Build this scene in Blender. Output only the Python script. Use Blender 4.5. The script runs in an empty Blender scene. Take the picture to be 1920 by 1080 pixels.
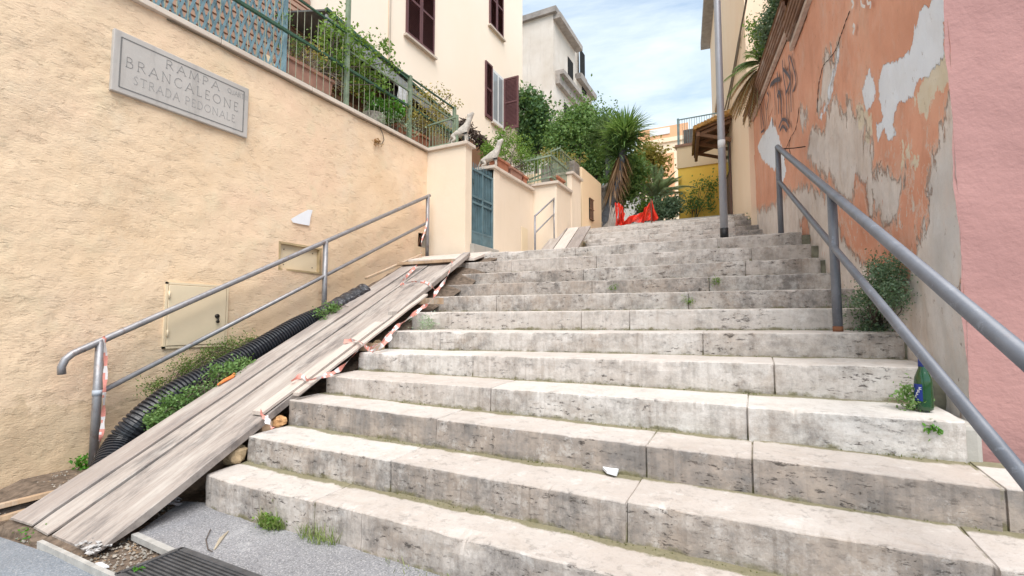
import bpy, math, random
import numpy as np
from mathutils import Vector, noise as mnoise
random.seed(7); rng=np.random.default_rng(7)
R=math.radians
SC=bpy.context.scene; COL=SC.collection

# ---------------- camera, light, exposure ----------------
EYE=1.135; YAW=R(27); F=900.; PIT=math.atan(62/F)
cd=bpy.data.cameras.new('camera'); cam=bpy.data.objects.new('camera',cd); COL.objects.link(cam)
cam.location=(0,0,EYE); cam.rotation_euler=(math.pi/2+PIT,0,YAW)
cd.sensor_width=36; cd.lens=F/1920*36; cd.clip_end=3000; cd.clip_start=.02
SC.camera=cam
SUN_EL,SUN_AZ=57,143      # azimuth clockwise from +Y (north); light comes from behind, right
w=bpy.data.worlds.new("World"); SC.world=w; w.use_nodes=True
nt=w.node_tree; nt.nodes.clear()
def wn(t): return nt.nodes.new(t)
out=wn('ShaderNodeOutputWorld'); bg=wn('ShaderNodeBackground'); sky=wn('ShaderNodeTexSky')
sky.sky_type='NISHITA'; sky.sun_disc=False; sky.sun_elevation=R(SUN_EL); sky.sun_rotation=R(SUN_AZ)
sky.air_density=1.0; sky.dust_density=2.0; sky.ozone_density=1.5
tc=wn('ShaderNodeTexCoord'); mp=wn('ShaderNodeMapping'); mp.inputs['Scale'].default_value=(1.1,1.1,6.5); mp.inputs['Rotation'].default_value=(R(6),R(-5),0)
nz=wn('ShaderNodeTexNoise'); nz.inputs['Scale'].default_value=1.7; nz.inputs['Detail'].default_value=9; nz.inputs['Roughness'].default_value=.62; nz.inputs['Distortion'].default_value=.35
cr=wn('ShaderNodeValToRGB'); cr.color_ramp.elements[0].position=.33; cr.color_ramp.elements[0].color=(.26,.26,.26,1); cr.color_ramp.elements[1].position=.70
mx=wn('ShaderNodeMixRGB'); mx.inputs['Color2'].default_value=(3.9,4.3,4.4,1)
mul=wn('ShaderNodeMixRGB'); mul.blend_type='MULTIPLY'; mul.inputs['Fac'].default_value=1; mul.inputs['Color2'].default_value=(.76,.95,1.0,1)
L=nt.links.new
L(tc.outputs['Generated'],mp.inputs['Vector']); L(mp.outputs[0],nz.inputs['Vector']); L(nz.outputs['Fac'],cr.inputs[0])
L(cr.outputs[0],mx.inputs['Fac']); L(sky.outputs[0],mul.inputs['Color1']); L(mul.outputs[0],mx.inputs['Color1']); L(mx.outputs[0],bg.inputs['Color'])
bg.inputs['Strength'].default_value=.110; L(bg.outputs[0],out.inputs[0])
sl=bpy.data.lights.new('sun','SUN'); sun=bpy.data.objects.new('sun',sl); COL.objects.link(sun)
sl.energy=1.78; sl.angle=R(50); sl.color=(1,.925,.86)
sd=Vector((math.sin(R(SUN_AZ))*math.cos(R(SUN_EL)),math.cos(R(SUN_AZ))*math.cos(R(SUN_EL)),math.sin(R(SUN_EL))))
sun.rotation_euler=sd.to_track_quat('Z','Y').to_euler()
SC.view_settings.view_transform='Standard'; SC.view_settings.look='None'; SC.view_settings.gamma=1
SC.view_settings.exposure=1.31
SC.cycles.max_bounces=9; SC.cycles.diffuse_bounces=7; SC.view_settings.use_curve_mapping=False

# ---------------- measuring helpers: a photo pixel carried to a plane at its true place ----------------
def ray(u,v):
    dx=(u-960)/F; dy=(540-v)/F
    Yc=math.cos(PIT)-dy*math.sin(PIT); Z=math.sin(PIT)+dy*math.cos(PIT); c,s=math.cos(YAW),math.sin(YAW)
    return (dx*c-Yc*s, dx*s+Yc*c, Z)
def PX(u,v,x): r=ray(u,v); t=x/r[0]; return (x,r[1]*t,EYE+r[2]*t)
def PY(u,v,y): r=ray(u,v); t=y/r[1]; return (r[0]*t,y,EYE+r[2]*t)
def PZ(u,v,z): r=ray(u,v); t=(z-EYE)/r[2]; return (r[0]*t,r[1]*t,z)
OWC,OWK,OWS=.88,.112,3.0
def POW(u,v): r=ray(u,v); t=(OWC+OWK*OWS)/(r[0]+OWK*r[1]); return (r[0]*t,r[1]*t,EYE+r[2]*t)
def PFB(u,v): r=ray(u,v); t=(-.06+.13*10.5)/(r[0]+.13*r[1]); return (r[0]*t,r[1]*t,EYE+r[2]*t)
PA,PK,PS=.0,.463,1.25
def PPL(u,v,up=0.): # ramp plane
    r=ray(u,v); t=(PA+up-PK*PS-EYE)/(r[2]-PK*r[1]); return (r[0]*t,r[1]*t,EYE+r[2]*t)

# ---------------- material toolkit ----------------
class G:
    def __init__(s,name,rough=.8,metal=0.,spec=.3):
        s.m=bpy.data.materials.new(name); s.m.use_nodes=True; s.t=s.m.node_tree; s.t.nodes.clear()
        s.o=s.n('ShaderNodeOutputMaterial'); s.b=s.n('ShaderNodeBsdfPrincipled'); s.t.links.new(s.b.outputs[0],s.o.inputs[0])
        s.b.inputs['Roughness'].default_value=rough; s.b.inputs['Metallic'].default_value=metal; s.b.inputs['Specular IOR Level'].default_value=spec
        s.pos=s.n('ShaderNodeNewGeometry').outputs['Position']
    def n(s,t): return s.t.nodes.new(t)
    def set(s,inp,v):
        if hasattr(v,'is_linked') or isinstance(v,bpy.types.NodeSocket): s.t.links.new(v,inp)
        elif isinstance(v,(tuple,list)): inp.default_value=tuple(v)+((1,) if len(v)==3 and len(inp.default_value)==4 else ())
        else: inp.default_value=v
    def scl(s,v3,vec=None,off=(0,0,0)):
        m=s.n('ShaderNodeMapping'); s.set(m.inputs[0],vec or s.pos); m.inputs['Scale'].default_value=v3; m.inputs['Location'].default_value=off; return m.outputs[0]
    def noise(s,scale=5,det=4,rough=.55,vec=None,dist=0.):
        m=s.n('ShaderNodeTexNoise'); s.set(m.inputs['Vector'],vec or s.pos); m.inputs['Scale'].default_value=scale; m.inputs['Detail'].default_value=det; m.inputs['Roughness'].default_value=rough; m.inputs['Distortion'].default_value=dist; return m.outputs['Fac']
    def voro(s,scale=5,vec=None,feat='F1'):
        m=s.n('ShaderNodeTexVoronoi'); m.feature=feat; s.set(m.inputs['Vector'],vec or s.pos); m.inputs['Scale'].default_value=scale; return m.outputs['Distance']
    def ramp(s,f,stops):
        m=s.n('ShaderNodeValToRGB'); s.set(m.inputs[0],f); e=m.color_ramp.elements
        while len(e)<len(stops): e.new(.5)
        for i,(p,c) in enumerate(stops):
            e[i].position=p; e[i].color=(c,c,c,1) if isinstance(c,(int,float)) else tuple(c)+(1,)
        return m.outputs[0]
    def step(s,f,a,b): return s.ramp(f,[(a,0.),(b,1.)]) if a<b else s.ramp(f,[(b,1.),(a,0.)])
    def mix(s,f,a,b,mode='MIX'):
        m=s.n('ShaderNodeMixRGB'); m.blend_type=mode; s.set(m.inputs[0],f); s.set(m.inputs[1],a); s.set(m.inputs[2],b); return m.outputs[0]
    def math(s,op,a,b=0.,clamp=False):
        m=s.n('ShaderNodeMath'); m.operation=op; m.use_clamp=clamp; s.set(m.inputs[0],a); s.set(m.inputs[1],b); return m.outputs[0]
    def attr(s,name): m=s.n('ShaderNodeAttribute'); m.attribute_name=name; return m.outputs['Fac']
    def objrand(s): return s.n('ShaderNodeObjectInfo').outputs['Random']
    def col(s,c): s.set(s.b.inputs['Base Color'],c)
    def bump(s,h,st=.5,d=.01,prev=None):
        m=s.n('ShaderNodeBump'); m.inputs['Strength'].default_value=st; m.inputs['Distance'].default_value=d; s.set(m.inputs['Height'],h)
        if prev is not None: s.set(m.inputs['Normal'],prev)
        s.set(s.b.inputs['Normal'],m.outputs[0]); return m.outputs[0]
MATS={}
def simple(name,c,rough=.6,metal=0.,var=.25,scale=6,bump=.15,spec=.3):
    if name in MATS: return MATS[name]
    g=G(name,rough,metal,spec); n=g.noise(scale,5,.6)
    dk=tuple(x*(1-var) for x in c); lt=tuple(min(1,x*(1+var*.6)) for x in c)
    g.col(g.ramp(n,[(.3,dk),(.7,lt)])); g.bump(g.noise(scale*6,4),bump,.004)
    MATS[name]=g.m; return g.m

def mk_stucco():
    g=G('yellow_stucco',.92,0,.15)
    big=g.noise(.9,4,.6); mid=g.noise(3.3,5,.6)
    c=g.ramp(big,[(.32,(.78,.58,.385)),(.5,(.82,.63,.44)),(.68,(.83,.605,.43))])
    c=g.mix(g.step(mid,.55,.75),c,(.77,.62,.43))
    gr=g.math('MULTIPLY',g.step(g.noise(1.6,6,.7),.52,.72),.35); c=g.mix(gr,c,(.76,.67,.54))
    # rubbed and dirty low down near the ramp foot
    z=g.n('ShaderNodeSeparateXYZ'); g.set(z.inputs[0],g.pos)
    low=g.math('ADD',g.step(z.outputs[2],.9,-.1),g.math('MULTIPLY',g.noise(4,6,.7),.9))
    c=g.mix(g.math('MULTIPLY',g.step(low,.95,1.5),.55),c,(.56,.42,.27))
    pits=g.noise(34,5,.7,g.scl((1,.6,1.25))); c=g.mix(g.math('MULTIPLY',g.step(pits,.60,.72),.28),c,(.58,.44,.30))  # fine dark flecks: the shade of small dimples put into the colour
    g.col(c)
    wv=g.scl((1,.5,1.3))
    near=g.step(z.outputs[1],4.2,1.8); amt=g.math('ADD',g.math('MULTIPLY',near,.8),g.math('ADD',g.math('MULTIPLY',g.step(g.noise(.8,4,.6),.4,.65),.45),.12))
    h1=g.math('MULTIPLY',g.ramp(g.noise(15,6,.68,wv,.0),[(.30,0.),(.43,.85),(.62,1.)]),amt); h2=g.noise(60,6,.75,wv)
    b=g.bump(h1,.42,.014); g.bump(g.math('MULTIPLY',h2,amt),.6,.010,b)
    return g.m
def mk_smooth(name,c,c2,bump=.25,streak=.3,dirt=(.35,.3,.25)):
    g=G(name,.9,0,.15); big=g.noise(.7,5,.6); k=g.ramp(big,[(.35,c),(.65,c2)])
    st=g.noise(3,5,.65,g.scl((2.2,2.2,.35))); k=g.mix(g.math('MULTIPLY',g.step(st,.55,.78),streak),k,dirt)
    sp=g.noise(9,6,.75); k=g.mix(g.math('MULTIPLY',g.step(sp,.62,.74),streak),k,dirt)
    g.col(k); b=g.bump(g.noise(6,5,.6),bump,.02); g.bump(g.noise(45,4),bump,.004,b); return g.m
def mk_travertine():
    g=G('travertine',.85,0,.2)
    ris=g.attr('riser'); moss=g.attr('moss'); grime=g.attr('grime'); tone=g.attr('tone')
    n1=g.noise(2.2,6,.65); c=g.ramp(n1,[(.3,(.48,.43,.39)),(.5,(.56,.52,.485)),(.7,(.62,.595,.565))])
    c=g.mix(.5,c,g.ramp(tone,[(0,(.45,.385,.34)),(.5,(.56,.51,.475)),(1,(.65,.625,.595))]))
    vein=g.noise(6,7,.75,g.scl((1,1,5)),.4); c=g.mix(g.math('MULTIPLY',g.step(vein,.5,.70),.38),c,(.40,.33,.27))
    # grime and lichen on the risers
    stv=g.noise(5,7,.78,g.scl((1.2,.8,.62))); blt=g.noise(3.4,8,.80); blt2=g.noise(13,6,.75)
    gm=g.math('ADD',g.math('ADD',g.math('MULTIPLY',stv,.30),g.math('MULTIPLY',blt,.45)),g.math('MULTIPLY',blt2,.25))
    gm=g.math('ADD',gm,g.math('MULTIPLY',grime,.16)); gm=g.step(gm,.50,.64)
    gm=g.math('MULTIPLY',gm,g.math('ADD',g.math('MULTIPLY',ris,.78),.10))
    c=g.mix(gm,c,g.mix(g.step(g.noise(4,6,.7),.40,.62),(.165,.15,.14),(.37,.305,.255)))
    # worn and speckled treads
    sp=g.step(g.noise(11,9,.82),.55,.66); c=g.mix(g.math('MULTIPLY',sp,.42),c,(.25,.225,.20))
    fine=g.step(g.noise(55,5,.85),.54,.68); c=g.mix(g.math('MULTIPLY',fine,.38),c,(.30,.27,.245))
    pale=g.step(g.noise(6,8,.8,g.scl((1,1,1),off=(4,4,4))),.55,.66); c=g.mix(g.math('MULTIPLY',pale,.45),c,(.70,.675,.65))
    # pits
    pv=g.noise(15,8,.8,g.scl((1,1,2.8)),.2); pm=g.noise(1.9,4,.6)
    pit=g.math('MULTIPLY',g.step(pv,.565,.60),g.math('ADD',g.math('MULTIPLY',g.step(grime,.15,.6),.22),g.step(pm,.46,.56),clamp=True)); pit=g.math('MULTIPLY',pit,g.math('ADD',g.math('MULTIPLY',ris,.72),.22)); c=g.mix(g.math('MULTIPLY',pit,.9),c,(.06,.05,.045))
    # moss
    mn=g.noise(5.5,7,.75); mm=g.math('ADD',moss,g.math('MULTIPLY',g.math('SUBTRACT',mn,.5),1.5))
    mm=g.step(mm,.42,.64); c=g.mix(g.math('MULTIPLY',mm,.85),c,g.mix(g.noise(50,4,.7),(.075,.08,.03),(.27,.235,.13)))
    g.col(c)
    h=g.math('SUBTRACT',g.noise(14,9,.78),g.math('MULTIPLY',pit,.8)); b=g.bump(h,.6,.012)
    g.bump(g.noise(80,5,.78),.5,.004,b); return g.m
def mk_orange():
    g=G('peeling_orange_plaster',.9,0,.15)
    rag=g.math('MULTIPLY',g.math('SUBTRACT',g.noise(6,9,.72,g.scl((1,1,.55))),.5),.85)
    rag2=g.math('MULTIPLY',g.math('SUBTRACT',g.noise(4.6,10,.78,g.scl((1.3,1.3,.42),off=(5,3,1))),.5),1.0)
    def mask(a,r,k=1.): return g.step(g.math('ADD',g.attr(a),g.math('MULTIPLY',r,k)),.49,.515)
    cem=mask('cement',rag2,1.7); wh=mask('white',rag,1.5); cr=mask('cream',rag,2.0); oi=mask('island',rag2,1.5)
    base=g.ramp(g.noise(1.5,6,.65),[(.3,(.60,.30,.205)),(.55,(.70,.365,.255)),(.75,(.73,.45,.33))])
    st=g.noise(5,6,.7,g.scl((1,1,.3))); base=g.mix(g.math('MULTIPLY',g.step(st,.52,.75),.4),base,(.40,.19,.12))
    red=g.step(g.attr('redness'),.2,.9); base=g.mix(g.math('MULTIPLY',red,.55),base,(.60,.235,.14))
    cc=g.ramp(g.noise(3.5,7,.7),[(.3,(.56,.50,.465)),(.5,(.67,.615,.58)),(.7,(.77,.71,.67))])
    cc=g.mix(g.math('MULTIPLY',g.step(g.noise(9,6,.7,g.scl((1,1,.3))),.52,.7),.4),cc,(.52,.40,.31))
    cc=g.mix(g.math('MULTIPLY',g.step(g.noise(4,6,.7,g.scl((1,1,.22))),.55,.68),.35),cc,(.36,.33,.30))
    blue=g.step(g.attr('bluish'),.4,.7); cc=g.mix(g.math('MULTIPLY',blue,.5),cc,(.53,.545,.56))
    cem2=g.math('MULTIPLY',cem,g.math('SUBTRACT',1.,oi))
    c=g.mix(cem2,base,cc)
    low=g.step(g.attr('redness'),.05,.45); fl=g.step(g.noise(16,9,.8,g.scl((1,1,.5))),.56,.60); c=g.mix(g.math('MULTIPLY',g.math('MULTIPLY',fl,low),g.math('SUBTRACT',1.,cem2)),c,(.60,.54,.48))
    fl2=g.step(g.noise(9,9,.82,g.scl((1,1,.45),off=(2,8,1))),.62,.64); c=g.mix(g.math('MULTIPLY',g.math('MULTIPLY',fl2,low),g.math('SUBTRACT',1.,blue)),c,(.56,.23,.14))
    c=g.mix(g.math('MULTIPLY',g.step(g.noise(2.2,8,.78,g.scl((1,1,.4))),.54,.70),.28),c,(.38,.28,.23))
    c=g.mix(g.math('MULTIPLY',g.step(g.noise(3.1,9,.8,g.scl((1,1,.5),off=(7,1,4))),.50,.66),.38),c,(.66,.54,.47))
    c=g.mix(cr,c,g.mix(g.noise(12,5),(.62,.53,.38),(.70,.66,.57)))
    c=g.mix(wh,c,g.mix(g.noise(5,6,.7),(.66,.71,.79),(.80,.85,.92)))
    # pale peeling edge around the bare cement
    ring=g.math('ADD',g.attr('cement'),g.math('MULTIPLY',rag2,1.7)); e=g.ramp(ring,[(.40,0.),(.46,1.),(.495,1.),(.505,0.)])
    c=g.mix(g.math('MULTIPLY',e,.7),c,(.66,.52,.44))
    edge_shade=g.ramp(ring,[(.494,0.),(.5,1.),(.508,0.)]); c=g.mix(g.math('MULTIPLY',edge_shade,.75),c,(.16,.11,.09))  # thin shadow of the peeling layer's edge, painted as a dark line
    pits=g.step(g.noise(20,6,.75,g.scl((1,1,.6))),.62,.68); c=g.mix(g.math('MULTIPLY',pits,.5),c,(.20,.12,.09))
    g.col(c)
    lay=g.math('SUBTRACT',1.,g.math('MULTIPLY',cem2,1.)); lay=g.math('ADD',lay,g.math('MULTIPLY',wh,.15))
    b=g.bump(lay,1.,.035); b=g.bump(g.noise(7,8,.7,g.scl((1,1,.6))),.5,.03,b); g.bump(g.noise(50,5,.7),.35,.006,b); return g.m
def mk_asphalt(name,c,spk=.5):
    g=G(name,.9,0,.25); k=g.ramp(g.noise(1.8,6,.65),[(.3,tuple(x*.8 for x in c)),(.7,tuple(x*1.15 for x in c))])
    v=g.noise(150,2,.6); k=g.mix(g.math('MULTIPLY',g.step(v,.5,.66),spk),k,(.58,.57,.56)); v2=g.noise(110,2,.6,g.scl((1,1,1),off=(9,9,9)))
    k=g.mix(g.math('MULTIPLY',g.step(v2,.54,.66),spk),k,(.06,.06,.06))
    k=g.mix(g.math('MULTIPLY',g.step(g.noise(2.6,7,.75),.56,.66),.35),k,(.55,.55,.56))
    g.col(k); g.bump(g.noise(140,3,.6),.6,.004); return g.m
def mk_wood(name,c,c2,stain=(.12,.10,.09),sa=.6,ax='y'):
    g=G(name,.85,0,.2); sc=(26,1.1,1.1) if ax=='y' else (1.1,26,26)
    sp_=g.n('ShaderNodeSeparateXYZ'); g.set(sp_.inputs[0],g.pos); cb_=g.n('ShaderNodeCombineXYZ'); g.set(cb_.inputs[0],g.math('ADD',sp_.outputs[0],g.math('MULTIPLY',sp_.outputs[1],.152))); g.set(cb_.inputs[1],sp_.outputs[1]); g.set(cb_.inputs[2],sp_.outputs[2]); rv=cb_.outputs[0]; v=g.scl(sc,rv); n=g.noise(1.6,7,.72,v,.15); k=g.ramp(n,[(.3,c),(.68,c2)])
    k=g.mix(.35,k,g.mix(g.objrand(),c,c2))
    f=g.noise(4.2,5,.7,v); k=g.mix(g.math('MULTIPLY',g.step(f,.55,.75),.45),k,tuple(x*.55 for x in c))
    s2=g.noise(1.3,7,.75,g.scl((4.2,1.0,1.0),rv)); k=g.mix(g.math('MULTIPLY',g.step(s2,.49,.66),sa),k,stain)
    pale=g.noise(1.5,6,.75,g.scl((3.4,.6,.6),rv,off=(3,7,2))); k=g.mix(g.math('MULTIPLY',g.step(pale,.5,.66),.5),k,(.58,.55,.51))
    sp=g.noise(30,6,.75); k=g.mix(g.math('MULTIPLY',g.step(sp,.62,.72),.35),k,(.12,.09,.08))
    g.col(k); b=g.bump(n,.3,.006); g.bump(f,.4,.004,b); return g.m
def mk_leaf(name,c,c2,c3=None,rough=.55):
    g=G(name,rough,0,.35); a=g.attr('v'); k=g.ramp(a,[(0,c),(.6,c2),(1,c3 or c2)]); g.col(k)
    g.b.inputs['Subsurface Weight'].default_value=0
    tr=g.n('ShaderNodeBsdfTranslucent'); g.set(tr.inputs[0],g.mix(.35,k,(.35,.5,.05))); ms=g.n('ShaderNodeMixShader'); ms.inputs[0].default_value=.30
    g.t.links.new(g.b.outputs[0],ms.inputs[1]); g.t.links.new(tr.outputs[0],ms.inputs[2]); g.t.links.new(ms.outputs[0],g.o.inputs[0]); return g.m
STUCCO=mk_stucco(); TRAV=mk_travertine(); ORANGE=mk_orange()
CREAM=mk_smooth('cream_facade',(.93,.80,.66),(.94,.82,.69),.06,.06,(.76,.66,.52))
PIERM=mk_smooth('pale_yellow_plaster',(.75,.635,.50),(.79,.68,.555),.2,.35,(.64,.54,.42))
PINK=mk_smooth('pink_plaster',(.38,.205,.19),(.45,.25,.23),.6,.30,(.37,.19,.175))
RYEL=mk_smooth('ochre_facade',(.88,.70,.52),(.90,.74,.57),.15,.15,(.66,.50,.34))
GREYB=mk_smooth('weathered_grey_render',(.58,.51,.44),(.68,.62,.56),.3,.45,(.42,.37,.33))
YELB=mk_smooth('deep_yellow_plaster',(.92,.59,.11),(.94,.63,.15),.2,.2,(.60,.36,.10))
BEIGE=mk_smooth('beige_plaster',(.78,.60,.40),(.80,.64,.44),.2,.12,(.6,.45,.3))
ORB=mk_smooth('orange_facade',(.78,.42,.24),(.80,.47,.28),.2,.15,(.6,.35,.2))
CONC=mk_smooth('grey_cement',(.36,.34,.31),(.44,.42,.38),.4,.4,(.22,.2,.18))
COPE=mk_smooth('coping_stone',(.55,.47,.40),(.66,.58,.50),.3,.5,(.25,.22,.17))
ASPH=mk_asphalt('sidewalk_asphalt',(.235,.235,.25)); ROAD=mk_asphalt('road_asphalt',(.20,.225,.26),.35)
WOOD=mk_wood('weathered_plank',(.26,.215,.19),(.47,.425,.39),(.11,.10,.10),.9)
WOODB=mk_wood('blue_grey_plank',(.25,.205,.18),(.37,.325,.30),(.15,.14,.145),.5)
WOODP=mk_wood('pale_new_plank',(.46,.39,.345),(.60,.535,.485),(.30,.24,.2),.3)
WOODX=mk_wood('brown_timber',(.36,.24,.15),(.52,.38,.26),(.14,.1,.08),.5)
def mk_steel():
    g=G('grey_rail_paint',.45,.15,.5); k=g.ramp(g.noise(7,5,.65),[(.3,(.13,.14,.165)),(.7,(.185,.195,.225))])
    k=g.mix(g.math('MULTIPLY',g.step(g.noise(22,7,.8),.58,.66),.5),k,(.30,.33,.38)); k=g.mix(g.math('MULTIPLY',g.step(g.noise(6,7,.8,g.scl((1,1,1),off=(3,3,3))),.60,.70),.45),k,(.19,.115,.10))
    g.col(k); g.bump(g.noise(50,5,.7),.25,.003); return g.m
STEEL=mk_steel()
def mk_galv():
    g=G('galvanised_steel',.45,.45,.5); k=g.ramp(g.noise(9,6,.7),[(.3,(.22,.22,.235)),(.7,(.36,.355,.37))])
    k=g.mix(g.math('MULTIPLY',g.step(g.noise(14,6,.7,g.scl((1,1,.6))),.56,.70),.65),k,(.20,.115,.075)); g.col(k); g.bump(g.noise(60,4),.2,.003); return g.m
GALV=mk_galv()
BLACKP=simple('black_corrugated_plastic',(.020,.022,.028),.38,0,.3,8,.05,.5)
def mk_wrap():
    g=G('scuffed_black_wrap',.35,0,.5); k=g.mix(g.step(g.noise(24,6,.8,g.scl((1,1,2))),.56,.64),(.02,.02,.025),(.26,.26,.28)); g.col(k); g.bump(g.noise(30,4),.8,.01); return g.m
WRAP=mk_wrap()
GREEN=simple('green_iron_paint',(.05,.115,.075),.5,.1,.3,10,.2)
PICK=simple('faded_olive_picket',(.30,.31,.22),.6,0,.3,10,.1)
GREENL=simple('pale_green_paint',(.21,.27,.19),.55,0,.3,10,.2)
GATE=simple('blue_grey_gate_paint',(.125,.205,.235),.5,.1,.25,6,.15)
LATT=simple('faded_blue_lattice',(.21,.33,.38),.7,0,.3,5,.2)
TERRA=simple('terracotta',(.44,.185,.11),.8,0,.25,6,.2)
TERRB=simple('dusty_clay',(.36,.20,.15),.85,0,.3,6,.2)
SHUT=simple('brown_shutter_paint',(.135,.060,.062),.6,0,.15,4,.1)
DARKB=simple('dark_brown_boards',(.06,.032,.022),.7,0,.4,3,.2)
BRNW=simple('brown_plaster',(.20,.105,.06),.8,0,.15,3,.1)
AWN=simple('grey_awning',(.12,.13,.13),.6,0,.3,3,.1)
WHITE=simple('white_paint',(.75,.76,.76),.6,0,.06,4,.05)
GLASS=simple('window_glass',(.30,.33,.35),.12,0,.1,3,.0,.6)
DARK=simple('dark_void',(.012,.011,.010),.9,0,.2,3,.1)
STATUE=simple('statue_stone',(.50,.46,.41),.85,0,.35,18,.5)
RUBBLE=simple('tuff_stone',(.42,.31,.19),.9,0,.4,20,.7)
SOIL=simple('brown_litter_soil',(.165,.125,.095),.95,0,.55,22,.8)
BARK=simple('bark',(.115,.09,.075),.9,0,.35,14,.7)
BARKG=simple('grey_blue_bark',(.10,.11,.125),.9,0,.35,14,.7)
ROCK=simple('garden_rock',(.24,.215,.19),.95,0,.45,5,.9)
PAPER=simple('white_paper',(.78,.80,.84),.8,0,.05,10,.3)
SIGNM=mk_smooth('grey_marble',(.40,.375,.35),(.52,.49,.46),.2,.6,(.27,.25,.235))
INK=simple('engraved_line_paint',(.20,.195,.19),.9,0,.1,10,.0)  # dark paint of the plaque's border lines
TRED=simple('red_tape',(.74,.30,.25),.5,0,.15,10,.1); TWHT=simple('white_tape',(.72,.68,.68),.5,0,.1,10,.1)
NETM=simple('red_plastic_net',(.85,.055,.03),.5,0,.1,10,.1)
BOXM=simple('cream_metal_door',(.74,.62,.44),.55,0,.05,3,.05)
LAMPM=simple('lamp_post_grey',(.36,.37,.40),.5,.3,.12,3,.05)
ROOFW=simple('porch_wood',(.15,.075,.035),.8,0,.4,6,.3); ROOFT=simple('mossy_roof_tile',(.45,.25,.08),.85,0,.45,12,.5)
SPRAY=simple('grey_spray_paint',(.13,.12,.14),.8,0,.2,10,.0); CHALK=simple('white_chalk_paint',(.75,.73,.72),.9,0,.1,10,.0)
GRATE=simple('grate_iron',(.10,.10,.105),.6,.3,.3,16,.3)
ORPL=simple('orange_plastic',(.75,.23,.07),.5,0,.1,6,.1)
def mk_bottle():
    g=G('green_bottle_glass',.08,0,.6); g.col((.004,.07,.012)); g.b.inputs['Transmission Weight'].default_value=.35; g.b.inputs['Coat Weight'].default_value=.5; return g.m
BOTT=mk_bottle(); BLUE=simple('navy_label',(.015,.035,.22),.4,0,.1,10,.0)
LF_D=mk_leaf('leaf_dark',(.03,.075,.03),(.08,.17,.065),(.16,.28,.11))
LF_M=mk_leaf('leaf_mid',(.06,.13,.035),(.16,.29,.09),(.30,.44,.17))
LF_L=mk_leaf('leaf_light',(.07,.15,.025),(.17,.30,.05),(.30,.42,.10))
LF_G=mk_leaf('leaf_grey_green',(.06,.11,.065),(.14,.22,.14),(.26,.35,.24))
LF_Y=mk_leaf('leaf_yellow',(.20,.17,.04),(.38,.30,.07),(.50,.36,.12))
LF_B=mk_leaf('leaf_dry_brown',(.20,.09,.04),(.40,.20,.09),(.52,.30,.16))
LF_V=mk_leaf('leaf_vivid',(.03,.13,.01),(.09,.26,.03),(.16,.38,.06))
LF_S=mk_leaf('leaf_silver',(.20,.28,.18),(.36,.46,.32),(.52,.60,.46))

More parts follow.
